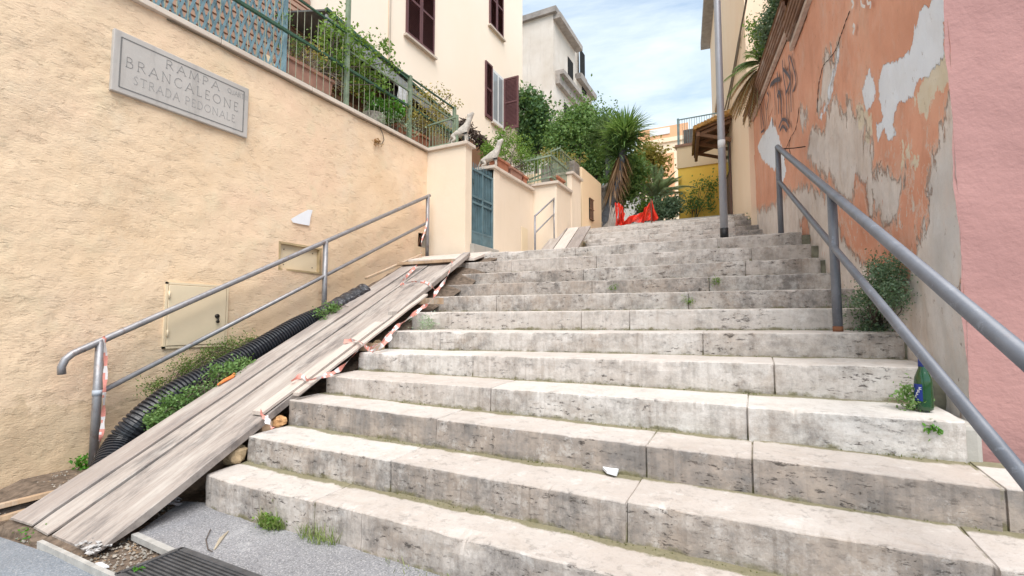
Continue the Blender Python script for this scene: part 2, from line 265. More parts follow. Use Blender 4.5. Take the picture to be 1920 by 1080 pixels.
# ---------------- mesh toolkit ----------------
class MB:
    def __init__(s): s.v=[]; s.f=[]; s.mi=[]; s.att={}
    def add(s,vs,fs,mi=0):
        b=len(s.v); s.v+= [tuple(map(float,p)) for p in vs]; s.f+=[tuple(i+b for i in f) for f in fs]; s.mi+=[mi]*len(fs); return s
    def box(s,a,b,mi=0):
        x0,y0,z0=[min(a[i],b[i]) for i in range(3)]; x1,y1,z1=[max(a[i],b[i]) for i in range(3)]
        return s.hexa([(x0,y0,z0),(x1,y0,z0),(x1,y1,z0),(x0,y1,z0),(x0,y0,z1),(x1,y0,z1),(x1,y1,z1),(x0,y1,z1)],mi)
    def hexa(s,p,mi=0): return s.add(p,[(0,3,2,1),(4,5,6,7),(0,1,5,4),(1,2,6,5),(2,3,7,6),(3,0,4,7)],mi)
    def bar(s,a,b,w,h=None,up=(0,0,1),mi=0):
        a=Vector(a); b=Vector(b); h=h or w; d=(b-a).normalized(); u=Vector(up)
        if abs(d.dot(u))>.95: u=Vector((0,1,0)) if abs(d.y)<.9 else Vector((1,0,0))
        sd=d.cross(u).normalized(); u=sd.cross(d).normalized(); o=[sd*(w/2*i)+u*(h/2*j) for i,j in ((-1,-1),(1,-1),(1,1),(-1,1))]
        return s.hexa([a+o[0],a+o[1],b+o[1],b+o[0],a+o[3],a+o[2],b+o[2],b+o[3]],mi)
    def tube(s,pts,r,n=10,mi=0,cap=True):
        pts=[Vector(p) for p in pts]; rr=r if isinstance(r,(list,tuple)) else [r]*len(pts); base=len(s.v); N=len(pts); ref=None
        for i,p in enumerate(pts):
            d=(pts[min(i+1,N-1)]-pts[max(i-1,0)]).normalized()
            if ref is None: ref=Vector((0,0,1)) if abs(d.z)<.9 else Vector((1,0,0))
            a=(ref-d*ref.dot(d)).normalized(); ref=a; b=d.cross(a)
            for k in range(n):
                t=2*math.pi*k/n; s.v.append(tuple(p+(a*math.cos(t)+b*math.sin(t))*rr[i]))
        for i in range(N-1):
            for k in range(n):
                s.f.append((base+i*n+k,base+i*n+(k+1)%n,base+(i+1)*n+(k+1)%n,base+(i+1)*n+k)); s.mi.append(mi)
        if cap:
            s.f.append(tuple(base+k for k in range(n))[::-1]); s.mi.append(mi); s.f.append(tuple(base+(N-1)*n+k for k in range(n))); s.mi.append(mi)
        return s
    def prism(s,poly,off,mi=0): # polygon extruded by vector off
        n=len(poly); off=Vector(off); a=[Vector(p) for p in poly]; b=[p+off for p in a]
        fs=[tuple(range(n))[::-1],tuple(range(n,2*n))]+[(i,(i+1)%n,n+(i+1)%n,n+i) for i in range(n)]
        return s.add(a+b,fs,mi)
    def lathe(s,c,prof,n=20,mi=0):
        b=len(s.v)
        for r,z in prof:
            for k in range(n):
                t=2*math.pi*k/n; s.v.append((c[0]+r*math.cos(t),c[1]+r*math.sin(t),c[2]+z))
        for i in range(len(prof)-1):
            for k in range(n): s.f.append((b+i*n+k,b+i*n+(k+1)%n,b+(i+1)*n+(k+1)%n,b+(i+1)*n+k)); s.mi.append(mi)
        s.f.append(tuple(b+k for k in range(n))[::-1]); s.mi.append(mi); s.f.append(tuple(b+(len(prof)-1)*n+k for k in range(n))); s.mi.append(mi); return s
    def build(s,name,mats,parent=None,origin=None,smooth=False,bevel=0):
        mats=mats if isinstance(mats,(list,tuple)) else [mats]
        if parent is not None: o0=WLOC[parent.name]
        else: o0=Vector(origin) if origin is not None else Vector(tuple(np.array(s.v)[:,i].mean() if i<2 else np.array(s.v)[:,2].min() for i in range(3)))
        me=bpy.data.meshes.new(name); me.from_pydata([tuple(Vector(p)-o0) for p in s.v],[],s.f)
        for m in mats: me.materials.append(m)
        if len(mats)>1: me.polygons.foreach_set('material_index',s.mi)
        if smooth: me.polygons.foreach_set('use_smooth',[True]*len(me.polygons))
        for k,a in s.att.items(): at=me.attributes.new(k,'FLOAT','POINT'); at.data.foreach_set('value',np.asarray(a,dtype=np.float32))
        me.update(); ob=bpy.data.objects.new(name,me); COL.objects.link(ob)
        if parent is not None: ob.parent=parent; WLOC[ob.name]=o0
        else: ob.location=o0; WLOC[ob.name]=o0.copy()
        if bevel: b=ob.modifiers.new('bevel','BEVEL'); b.width=bevel; b.segments=2; b.limit_method='ANGLE'
        return ob
WLOC={}
def thing(name,label,cat,loc,group=None):
    o=bpy.data.objects.new(name,None); o.empty_display_size=.1; COL.objects.link(o); o.location=loc; WLOC[o.name]=Vector(loc)
    o['label']=label; o['category']=cat
    if group: o['group']=group
    return o
def tag(o,label,cat,group=None,kind=None):
    o['label']=label; o['category']=cat
    if group: o['group']=group
    if kind: o['kind']=kind
    return o
def struct(o): o['kind']='structure'; return o
def sub(o,parent): # a mesh made with a part as parent: same origin as its part
    return o
def leaves(name,blobs,n,size,mat,parent=None,el=1.8,clumps=60,spread=.16,droop=.2,seed=1,origin=None,bunch=None):
    r=np.random.default_rng(seed); B=np.array(blobs,float); vol=(B[:,3]*B[:,4]*B[:,5])**.7; vol/=vol.sum()
    bi=r.choice(len(B),clumps,p=vol); d=r.normal(size=(clumps,3)); d/=np.linalg.norm(d,axis=1)[:,None]
    cc=B[bi,:3]+d*B[bi,3:6]*(r.uniform(.35,1.,(clumps,1))**.5)
    ci=r.integers(0,clumps,n); cs=spread*r.uniform(.5,1.3,clumps)
    p=cc[ci]+r.normal(size=(n,3))*cs[ci][:,None]*.5
    d1=r.normal(size=(n,3)); d1[:,2]-=droop; d1/=np.linalg.norm(d1,axis=1)[:,None]
    d2=r.normal(size=(n,3)); d2=np.cross(d1,d2); d2/=np.linalg.norm(d2,axis=1)[:,None]; d3=np.cross(d1,d2)
    L_=size*r.uniform(.6,1.35,(n,1)); W=L_/el
    V=np.stack([p-d1*L_*.5, p+d2*W*.5+d3*W*.12, p+d1*L_*.5, p-d2*W*.5+d3*W*.12],1).reshape(-1,3)
    cv=r.uniform(0,1,clumps); v=np.clip(.55*cv[ci]+.45*r.uniform(0,1,n),0,1)
    o0=WLOC[parent.name] if parent is not None else (Vector(origin) if origin is not None else Vector((float(B[0,0]),float(B[0,1]),float((B[:,2]-B[:,5]).min()))))
    V=V-np.array(o0)
    me=bpy.data.meshes.new(name); me.vertices.add(4*n); me.vertices.foreach_set('co',V.astype(np.float32).ravel())
    me.loops.add(4*n); me.loops.foreach_set('vertex_index',np.arange(4*n,dtype=np.int32)); me.polygons.add(n)
    me.polygons.foreach_set('loop_start',np.arange(0,4*n,4,dtype=np.int32)); me.polygons.foreach_set('loop_total',np.full(n,4,dtype=np.int32))
    me.update(calc_edges=True); me.materials.append(mat)
    at=me.attributes.new('v','FLOAT','POINT'); at.data.foreach_set('value',np.repeat(v,4).astype(np.float32))
    ob=bpy.data.objects.new(name,me); COL.objects.link(ob)
    if parent is not None: ob.parent=parent
    else: ob.location=o0
    WLOC[ob.name]=Vector(o0)
    return ob
def blades(name,items,mat,parent=None,origin=(0,0,0)):
    """items: (base, dir, length, width, droop, v)"""
    m=MB(); va=[]
    for b,d,Ln,wd,dr,v in items:
        b=Vector(b); d=Vector(d).normalized(); sd=d.cross(Vector((0,0,1)))
        if sd.length<.05: sd=Vector((1,0,0))
        sd.normalize(); pts=[]; K=4
        for i in range(K+1):
            t=i/K; p=b+d*(Ln*t)+Vector((0,0,-dr*Ln*t*t)); ww=wd*(1-t**1.6)*.5+.0005
            pts+=[p-sd*ww,p+sd*ww]; va+=[v,v]
        m.add(pts,[(2*i,2*i+1,2*i+3,2*i+2) for i in range(K)])
    m.att={'v':va}
    return m.build(name,mat,parent,origin if parent is None else None)
def rnd(a,b): return random.uniform(a,b)
def fn(x,y=0.,z=0.,o=3):
    return mnoise.fractal(Vector((x,y,z)),1.,2.,o)

# ---------------- the staircase ----------------
SS=[0,1.86,2.13,2.47,2.80,3.22,3.66,4.08,4.60,5.08,5.42,5.68,6.02]
XL=[0,-3.09,-3.11,-3.15,-3.14,-3.2,-3.24,-3.3,-3.42,-3.6,-3.75,-3.95,-4.12]
XR=[0,3.2,3.2,3.2,.80,.80,.79,.76,.72,.60,.56,.515,.46]
ZL=[0,.19,.362,.548,.692,.855,1.035,1.23,1.42,1.59,1.768,1.955,2.125]
ZR=[0,.165,.344,.512,.697,.890,1.064,1.222,1.388,1.567,1.74,1.92,2.096]
JO={1:[-2.13,-1.79,.3],2:[-3.0,-1.85,-.53,.66],3:[-1.78,-.51,-.04,.80],4:[-1.59,-.06],5:[-1.99,.08],6:[-2.6,-.35],7:[-1.39,-.96],8:[-2.54,-.55],9:[-1.6,-.41],10:[-1.81,-.09],11:[-2.9,-1.73,-.04],12:[-3.13,-2.12,-.37]}
GR=[0,.45,.75,1.15,.25,.20,.35,.02,.55,.65,.5,.2,.25]
def zt(n,x): # tread front height of step n at x
    t=min(max((x-XL[n])/(.7-XL[n]),0),1); return ZL[n]*(1-t)+ZR[n]*t
def make_step(n,s0,s1,xl,xr,zf,zb,joints,grime,parent,wide=None,seed=0,res=.014):
    xs=set(np.round(np.arange(xl,xr+.0001,res),4).tolist()); xs|={xl,xr}
    gaps=[(j,(wide or {}).get(j,.002)) for j in joints if xl<j<xr]
    for j,g in gaps: xs|={round(j-g-.003,4),round(j-g,4),round(j,4),round(j+g,4),round(j+g+.003,4)}
    xs=sorted(xs); D=s1-s0
    prof=[(0,-1,1,.9),(0,.10,1,.55),(0,.25,1,.1),(0,.45,1,0),(0,.62,1,0),(0,.78,1,0),(.0,.90,1,0),(.001,.965,1,0),(.009,1,.1,0)]
    tr=[.04,.09,.5*D,D-.09,D-.055,D-.03,D-.012,D,D+.05]
    if D>1: tr=[.04,.09,.4]+list(np.linspace(.8,D-.05,6))+[D,D+.05]
    m=MB(); ri=[];mo=[];gr=[];to=[]
    K=len(prof)+len(tr)
    rj=random.Random(n*31+seed); edges=[xl]+[j for j,_ in gaps]+[xr]; bl=[(rj.uniform(-.009,.009),rj.uniform(-.005,.005),rj.random()) for _ in edges]
    for x in xs:
        b=0
        while b<len(edges)-2 and x>edges[b+1]: b+=1
        by,bz,bt=bl[b]; zf_=zf(x)+bz; h=zf_-zb(x)
        ing=any(abs(x-j)<=g+.0005 for j,g in gaps)
        e1=fn(x*1.7,n*7.3,seed)*.014+fn(x*9,n*3.1,seed)*.006+fn(x*37,n*3.1,seed+2)*.004; ch=max(0,fn(x*3.1,n*5.7,9+seed,5)-.30)*.07; ch2=max(0,fn(x*23,n*2.7,4+seed,4)-.25)*.022
        endr=max(0,1-(xr-x)/.05) if xr<2 else 0; endr+=max(0,1-(x-xl)/.03)
        for k,(dy,q,rf,ms) in enumerate(prof):
            z=zb(x)-.03 if q<0 else zb(x)+h*q
            y=s0+dy+by+e1+endr*endr*.02+fn(x*4,z*9,n)*.006
            if q>.7: y+=(ch+ch2)*(q-.6)*1.4; z-=(ch+ch2)*(q-.7)*1.6
            if ing: y+=.012
            if ing and q>.9: z-=.006
            m.v.append((x,y,z)); ri.append(rf); mo.append(ms*.8 + (.42 if ing else 0)); gr.append(grime); to.append(bt)
        for t in tr:
            z=zf_+t*.028*(1 if D<1 else 0)+(t*(.31/3) if D>1 else 0)+fn(x*3,t*9,n*3)*.0045-(ch+ch2)*.5*max(0,1-t/.09)-(.006 if ing else 0)
            pr=1-max(0,(D-t))/.085
            mv=max(0,pr)*(1.15+.6*fn(x*1.3,n*9.1,2))
            m.v.append((x,s0+t+by+(e1 if t<.1 else 0)+(ch if t<.06 else 0),z)); ri.append(0); mo.append(mv+(.5 if ing else 0)); gr.append(grime*.5); to.append(bt)
    for i in range(len(xs)-1):
        for k in range(K-1):
            a=i*K+k; m.f.append((a,a+K,a+K+1,a+1)); m.mi.append(0)
    for end in (0,(len(xs)-1)*K): # closed ends
        c=len(m.v); p=m.v[end]; q=m.v[end+K-1]
        m.v.append((p[0],q[1],p[2])); ri.append(1); mo.append(.4); gr.append(grime); to.append(.4)
        f=tuple(end+k for k in range(K))+(c,); m.f.append(f if end==0 else f[::-1]); m.mi.append(0)
    m.att={'riser':ri,'moss':mo,'grime':gr,'tone':to}
    return m.build('step',TRAV,parent)
st=thing('stone_staircase','wide lower flight of twelve worn pale travertine steps with mossy joints','staircase',(-1.2,1.9,0))
for n in range(1,13):
    s1=SS[n+1] if n<12 else 9.0
    zbf=(lambda x,n=n: zt(n-1,x)+.008) if n>1 else (lambda x: -.01)
    make_step(n,SS[n],s1,XL[n],XR[n],(lambda x,n=n: zt(n,x)),zbf,JO[n],GR[n],st,{.80:.010,.66:.006} if n in(2,3) else ({-.37:.012} if n==12 else ({-.04:.012} if n==11 else None)))
# rough cement packing between the step ends and the right wall
mf=MB(); mf.box((.775,2.83,.40),(.862,3.2,.675))
tag(mf.build('cement_fillet',CONC,None,bevel=.02),'grey cement patch between the fourth step end and the pink wall','cement patch')
m=MB()
for n in range(5,13):
    zb_=ZR[n-1]-.3; xw=(.88-.112*(SS[n]-3)+.05) if n>4 else .862
    a=SS[n]+.03; b=(SS[n+1] if n<12 else 9.0)+.03
    m.box((XR[n]-.03,a,zb_),(xw,b,ZR[n]-.02+(.0 if n<12 else -.005)))
tag(m.build('cement_packing',simple('mossy_cement',(.20,.19,.14),.95,0,.5,9,.8),None,bevel=.01),'grey cement packing between the step ends and the orange wall','cement filling')
s2=thing('stone_staircase','narrower upper flight of travertine steps above the landing, behind the lamp post','staircase',(-1.5,9.0,2.4))
US=[9.0,9.56,10.02,10.32,10.75,11.26]; UZ=[2.58,2.75,2.92,3.09,3.25,3.41]
for i,(s_,z_) in enumerate(zip(US,UZ)):
    sn=US[i+1] if i<5 else 11.7
    tl=(lambda x,z_=z_: z_-.0+ (x+1)*.004)
    make_step(20+i,s_,sn,[-3.12,-3.15,-3.3,-3.45,-3.6,-3.68][i],[-.28,-.30,-.32,-.34,-.36,-.40][i],tl,(lambda x,z_=z_: z_-.175),[-2.2+i*.13,-1.3+.2*(i%3)],.15,s2,None,5,.04)
# block side wall right of the upper flight
m=MB()
for i in range(6):
    m.box((-.33-.02*i,US[i]+.05,2.2),(.16,US[i]+.6,UZ[i]+.03))
ob=m.build('stone_kerb',TRAV,None,bevel=.015); tag(ob,'mottled stone kerb beside the upper steps at the ochre building','kerb')
me=ob.data; 
for k,v in (('riser',1.),('moss',.35),('grime',.7),('tone',.4)): a=me.attributes.new(k,'FLOAT','POINT'); a.data.foreach_set('value',[v]*len(me.vertices))

# ---------------- ground ----------------
def sheet(name,pts,mat,th=.004):
    m=MB(); m.prism([(p[0],p[1],p[2]-th) for p in pts],(0,0,th)); return struct(m.build(name,mat))
g0=MB()
def gz(x,y):
    h=-.03-.11*min(max((-3.2-x)/1.7,0),1) if y<1.6 else -.03
    return h
xs=[-400,-60,-12,-4.9,-4.6,-4.3,-4.0,-3.7,-3.4,-3.2,-2.5,-1,3,12,60,400]; ys=[-400,-40,-5,0,.6,1.1,1.3,1.6,1.9,3,12,40,400]
for x in xs:
    for y in ys: g0.v.append((x,y,gz(x,y)-.008))
for i in range(len(xs)-1):
    for j in range(len(ys)-1):
        a=i*len(ys)+j; g0.f.append((a,a+len(ys),a+len(ys)+1,a+1)); g0.mi.append(0)
struct(g0.build('ground',SOIL,None,(0,0,0)))
# road sheet follows the fall of the ground to the left
m=MB(); X_=[-30,-4.9,-4.3,-3.7,-3.2,-2.5,0,3,30]; e=[1.1,1.15,1.16,1.165,1.165,1.165,1.16,1.15,1.1]
for x,q in zip(X_,e): m.v+=[(x,-25,gz(x,0)+.006),(x,q,gz(x,0)+.006)]
for i in range(len(X_)-1): m.f.append((2*i,2*i+2,2*i+3,2*i+1)); m.mi.append(0)
struct(m.build('road',ROAD,None,(0,0,0)))
sheet('sidewalk',[(-3.02,1.465,-.004),(-2.585,1.43,-.004),(-2.585,1.46,-.004),(-1.9,1.46,-.004),(-1.9,1.175,-.004),(3.4,1.175,-.004),(3.4,1.9,-.004),(-3.10,1.9,-.004),(-3.28,1.84,-.004)],ASPH,.02)
m=MB(); m.bar((-3.34,1.178,-.022),(-1.9,1.165,-.008),.022,.05); m.bar((-1.9,1.165,-.008),(3.4,1.165,-.008),.022,.05)
struct(m.build('kerb',simple('kerb_stone',(.42,.41,.39),.85,0,.25,12,.4)))
m=MB(); m.bar((-2.985,1.438,-.005),(-2.60,1.418,-.003),.032,.03); struct(m.build('concrete_strip',simple('kerb_stone',(.42,.41,.39))))
dxk=-.152
# dirt bed that carries the ramp
m=MB(); N=46; M_=14
for i in range(N):
    s_=1.42+i*(6.05-1.42)/(N-1)
    for j in range(M_):
        x=-4.92+j*(1.62)/(M_-1); z=PK*(s_-1.25)-.16-.26*min(1,max(0,(3.0-s_)/1.1))+fn(x*5,s_*5,1)*.035-.10*max(0,(x+3.6)/.3)*(1 if s_<5.8 else 0)
        if s_<1.75: z=min(z,-.02+fn(x*5,s_*5,2)*.02)+max(0,(-4.3-x))*.05
        m.v.append((x+(0 if j<M_-1 else fn(s_*3,1,1)*.04),s_,z))
for i in range(N-1):
    for j in range(M_-1):
        a=i*M_+j; m.f.append((a,a+1,a+M_+1,a+M_)); m.mi.append(0)
struct(m.build('dirt_bank',SOIL,None,(-4.2,1.4,0),smooth=True))
m=MB(); NI=40
for i in range(NI+1):
    x=-3.98+1.0*i/NI; k=fn(x*9,1,1); ef=min(1,i/3,(NI-i)/4)
    for y,z in ((1.185+.02*k,-.10),(1.205+.02*k,-.035+.008*k),(1.25,-.018+.007*k),(1.34,.005),(1.42,.03),(1.46,-.1)): m.v.append((x+dxk*(y-1.25),y,-.06+(z+.06)*ef))
for i in range(NI):
    for j in range(5): a=i*6+j; m.f.append((a,a+6,a+7,a+1)); m.mi.append(0)
struct(m.build('dirt_wedge',SOIL,None,(-3.4,1.3,-.1)))
# litter: pebbles and chips at the foot of the ramp
m=MB(); 
for k in range(1500):
    if k<900: x=rnd(-3.85,-2.55); y=rnd(1.19,1.44); z=gz(x,y)
    elif k<1250: t=random.random(); x=-3.45+.37*t+rnd(-.12,.12); y=1.45+.4*t+rnd(-.05,.05); z=-.012
    else: x=rnd(-4.8,-3.9); y=rnd(1.2,1.9); z=gz(x,y)+.01
    if y>1.3 and x>-3.0 and k<1250 and y<1.44 and x>-2.6: continue
    r_=rnd(.003,.010); a=rnd(0,6.28)
    m.add([(x+r_*math.cos(a+q)*rnd(.6,1.4),y+r_*math.sin(a+q)*rnd(.6,1.4),z) for q in (0,1.6,3.1,4.7)]+[(x,y,z+r_*.9)],[(0,1,4),(1,2,4),(2,3,4),(3,0,4)],random.choice([0,0,1,2]))
tag(m.build('gravel_litter',[simple('pebble_grey',(.28,.26,.23),.9),simple('pebble_brown',(.24,.17,.11),.9),simple('pebble_pale',(.36,.32,.27),.9)],None,(-3.2,1.3,-.03)),'scattered pebbles and leaf litter at the ramp foot','gravel',kind='stuff')
# drain grate
t=thing('drain_grate','dark iron drain grate with slats in the pavement below the first step','drain grate',(-2.25,1.3,-.01))
m=MB(); m.bar((-2.575,1.175,.0),(-2.575,1.455,.0),.022,.03); m.bar((-2.575,1.445,.0),(-1.9,1.445,.0),.03,.03); m.bar((-2.575,1.18,.0),(-1.9,1.18,.0),.02,.03); m.build('frame',GRATE,t)
m=MB()
for i in range(12): y=1.197+i*.0205; m.bar((-2.562,y,.0),(-1.9,y,.0),.010,.022)
m.build('slats',GRATE,t); m=MB(); m.box((-2.57,1.18,-.03),(-1.9,1.45,-.02)); m.build('pit',DARK,t)

# ---------------- left retaining wall ----------------
XW=-4.9
lw=thing('retaining_wall','rough yellow stucco retaining wall with stone plaque left of the stairs','wall',(XW,2,-.2))
m=MB()
ya,yb,za,zb=-4.,6.46,-.3,4.0; NY,NZ=330,150
yy=np.concatenate([np.linspace(ya,.9,16,endpoint=False),np.linspace(.9,4.6,230,endpoint=False),np.linspace(4.6,yb,85)]); zz=np.linspace(za,zb,NZ)
for y in yy:
    for z in zz:
        kk=min(1,max(.25,(4.2-y)/2.2)); d=.012*fn(y*2.3,z*2.3,1,3)+kk*(.004*fn(y*9,z*13,5,3)+.0035*fn(y*26,z*34,8,2))
        m.v.append((XW+d-.004,y,z))
ny=len(yy)
holes=[]
for i in range(ny-1):
    for j in range(NZ-1):
        y=.5*(yy[i]+yy[i+1]); z=.5*(zz[j]+zz[j+1])
        if 3.70<y<4.28 and 1.74<z<2.05: continue
        if 6.235<y<6.445 and 2.36<z<2.58: continue
        a=i*NZ+j; m.f.append((a,a+NZ,a+NZ+1,a+1)); m.mi.append(0)
m.build('wall_face',STUCCO,lw,smooth=True)
m=MB(); m.box((-5.5,-4,-.3),(-5.02,6.46,4.0)); m.build('wall_core',STUCCO,lw)
m=MB(); seg=[-4,-1,.6,1.9,2.9,4.05,5.2,6.56]
for a,b in zip(seg[:-1],seg[1:]):
    m.box((-5.2,a+.003,4.0+rnd(-.003,.003)),(XW+.045,b-.003,4.055+rnd(-.004,.004)))
m.build('coping',COPE,lw,bevel=.006)
m=MB()  # render drip under the coping and dirty cable
pts=[(XW+.012,y,3.985+fn(y*2,3,1)*.012) for y in np.linspace(2.4,6.4,60)]; m.tube(pts,.008,6); m.build('cable',simple('dirty_cable',(.22,.17,.11)),lw,smooth=True)
# the plaque
py0,py1,pz0,pz1=1.99,3.226,3.115,3.665
pq=thing('street_name_plaque','grey marble street name plaque carved RAMPA BRANCALEONE on the yellow wall','plaque',(XW,2.6,3.1))
m=MB(); m.box((XW-.01,py0,pz0),(XW+.032,py1,pz1)); m.build('slab',SIGNM,pq,bevel=.006)
m=MB(); 
f=.055; fx=XW+.0335
for a,b in (((py0+f,pz0+f*.9),(py1-f,pz0+f*.9)),((py0+f,pz1-f),(py1-f,pz1-f)),((py0+f,pz0+f*.9),(py0+f,pz1-f)),((py1-f,pz0+f*.9),(py1-f,pz1-f))):
    m.bar((fx,a[0],a[1]),(fx,b[0],b[1]),.002,.009 if a[0]!=b[0] else .011,up=(0,0,1) if a[0]!=b[0] else (0,1,0))
m.build('border',INK,pq)
GL={'A':(.9,[[(0,0),(.45,1),(.9,0)],[(.2,.35),(.7,.35)],[(-.08,0),(.1,0)],[(.8,0),(1.0,0)]]),
'R':(.8,[[(.1,0),(.1,1),(.45,1),(.62,.88),(.62,.66),(.45,.52),(.1,.52)],[(.38,.52),(.8,0)],[(0,0),(.22,0)]]),
'M':(1.1,[[(.05,0),(.15,1),(.55,.05),(.95,1),(1.05,0)],[(-.05,0),(.15,0)],[(.95,0),(1.15,0)]]),
'P':(.7,[[(.1,0),(.1,1),(.45,1),(.63,.86),(.63,.62),(.45,.48),(.1,.48)],[(0,0),(.22,0)]]),
'B':(.72,[[(.1,0),(.1,1),(.4,1),(.56,.88),(.56,.66),(.4,.54),(.1,.54)],[(.4,.54),(.66,.42),(.66,.14),(.48,0),(0,0)]]),
'N':(.95,[[(.1,0),(.1,1),(.85,0),(.85,1)],[(0,0),(.2,0)],[(.75,1),(.95,1)],[(0,1),(.1,1)]]),
'C':(.9,[[(.85,.82),(.7,.96),(.45,1),(.2,.88),(.05,.6),(.05,.4),(.2,.12),(.45,0),(.7,.04),(.85,.18)]]),
'L':(.6,[[(.1,1),(.1,0),(.6,0),(.6,.12)],[(0,1),(.2,1)]]),
'E':(.6,[[(.55,.86),(.55,1),(.1,1),(.1,0),(.58,0),(.58,.14)],[(.1,.52),(.45,.52)]]),
'O':(1.,[[(.5,0),(.2,.1),(.03,.4),(.03,.6),(.2,.9),(.5,1),(.8,.9),(.97,.6),(.97,.4),(.8,.1),(.5,0)]]),
'S':(.6,[[(.52,.85),(.35,1),(.15,.92),(.1,.72),(.25,.56),(.42,.44),(.52,.25),(.4,.05),(.2,0),(.05,.14)]]),
'T':(.8,[[(0,.9),(0,1),(.8,1),(.8,.9)],[(.4,1),(.4,0)],[(.28,0),(.52,0)]]),
'D':(.85,[[(.1,0),(.1,1),(.45,1),(.7,.85),(.82,.5),(.7,.15),(.45,0),(0,0)]]),
'Q':(1.,[[(.5,0),(.2,.1),(.03,.4),(.03,.6),(.2,.9),(.5,1),(.8,.9),(.97,.6),(.97,.4),(.8,.1),(.5,0)],[(.6,.1),(1.,-.15)]]),
'U':(.8,[[(.1,1),(.1,.25),(.3,0),(.55,0),(.72,.25),(.72,1)]]),'I':(.25,[[(.12,0),(.12,1)]]),'(':(.2,[[(.15,1.05),(.02,.5),(.15,-.05)]]),'.':(.15,[[(.02,0),(.06,.04)]])}
def word(mb,txt,y,z,h,gap,wx=1.,th=.0045,x=None):
    x=fx if x is None else x
    for ch in txt:
        if ch==' ': y+=h*.45; continue
        wd,sts=GL[ch]
        for s_ in sts:
            for a,b in zip(s_[:-1],s_[1:]): mb.bar((x,y+a[0]*h*wx,z+a[1]*h),(x,y+b[0]*h*wx,z+b[1]*h),.0015,th,up=(0,0,1) if abs(b[0]-a[0])>abs(b[1]-a[1]) else (0,1,0))
        y+=wd*h*wx+gap
    return y
INKF=simple('faded_engraving',(.27,.265,.26),.9,0,.12,10,.0); INKV=simple('very_faded_engraving',(.34,.33,.325),.9,0,.12,10,.0)
for a_ in (('RAMPA',2.40,3.505,.082,.035,1.0,.004,INKF),('QUART.II',2.99,3.528,.048,.006,.75,.003,INKV),('BRANCALEONE',2.085,3.365,.090,.031,.89,.004,INKF),('STRADA PEDONALE',2.15,3.235,.075,.018,.8,.003,INKV)):
    m=MB(); word(m,*a_[:7]); m.build('lettering',a_[7],pq)
# cabinet door
cab=thing('utility_door','cream painted metal utility door with black lock in the yellow wall','cabinet door',(XW,2.8,.9))
m=MB(); m.box((XW-.02,2.53,.905),(XW+.022,3.075,1.475)); m.build('panel',BOXM,cab,bevel=.004)
m=MB(); 
for a,b in (((2.505,.88),(3.10,.90)),((2.505,1.48),(3.10,1.50)),((2.505,.88),(2.525,1.5)),((3.08,.88),(3.10,1.5))): m.box((XW-.02,a[0],a[1]),(XW+.016,b[0],b[1]))
m.build('frame',BOXM,cab)
for z in (1.02,1.38): m=MB(); m.tube([(XW+.028,2.53,z-.035),(XW+.028,2.53,z+.035)],.009,8); m.build('hinge',BOXM,cab,smooth=True)
m=MB(); m.tube([(XW+.02,2.985,1.185),(XW+.034,2.985,1.185)],.022,14); m.tube([(XW+.03,2.985,1.165),(XW+.045,2.985,1.165),(XW+.048,2.985,1.12)],.008,8); m.tube([(XW+.035,2.985,1.13),(XW+.045,2.985,1.13)],.016,10); m.build('lock',simple('black_lock',(.04,.035,.03),.4,.5),cab,smooth=True)
# sunk hatch
ht=thing('wall_hatch','small sunken screwed cover plate in the yellow wall behind the handrail','hatch',(XW,4,1.73))
m=MB(); m.box((XW-.06,3.70,1.745),(XW-.045,4.27,2.04)); m.build('plate',BOXM,ht)
m=MB(); 
for a,b in (((3.68,1.725),(4.30,1.747)),((3.68,2.035),(4.30,2.06)),((3.68,1.74),(3.705,2.04)),((4.262,1.74),(4.29,2.04))): m.box((XW-.10,a[0],a[1]),(XW+.002,b[0],b[1]))
m.build('frame',simple('hatch_frame',(.50,.38,.22),.9),ht)
for y in (3.78,4.19):
    for z in (1.8,1.98): m=MB(); m.tube([(XW-.05,y,z),(XW-.04,y,z)],.008,8); m.build('screw',simple('screw',(.2,.17,.13)),ht)
hv=thing('wall_vent','dark square vent hole in the yellow wall near the top handrail post','vent',(XW,6.3,2.35))
m=MB(); m.box((XW-.12,6.22,2.34),(XW-.11,6.46,2.6)); m.build('hole',DARK,hv)
m=MB(); m.bar((XW-.06,6.30,2.36),(XW-.06,6.36,2.56),.02); m.build('wire',simple('rust_wire',(.2,.1,.06)),hv)
# torn paper
m=MB(); P=[PX(*q,XW+.016) for q in [(545,411),(560,402),(578,393),(586,394),(582,408),(580,423),(562,420),(549,417)]]; m.prism(P,(.002,0,0)); tag(m.build('torn_poster_scrap',PAPER),'torn white paper scrap stuck to the yellow wall above the hatch','paper scrap')
# cracks and a dry creeper hanging down from the coping
m=MB(); pts=[PX(*q,XW+.02) for q in [(712,238),(718,252),(720,262),(716,270),(708,270),(703,264)]]; m.tube(pts,.006,6); cp=m.build('dry_creeper',BARK,None,smooth=True); tag(cp,'dry creeper twig hanging down the yellow wall below the coping','creeper')
c0=PX(706,266,XW+.03); lv=leaves('leaf_tuft',[(c0[0],c0[1],c0[2],.02,.05,.05)],70,.035,LF_B,cp,seed=3,clumps=8,spread=.05)

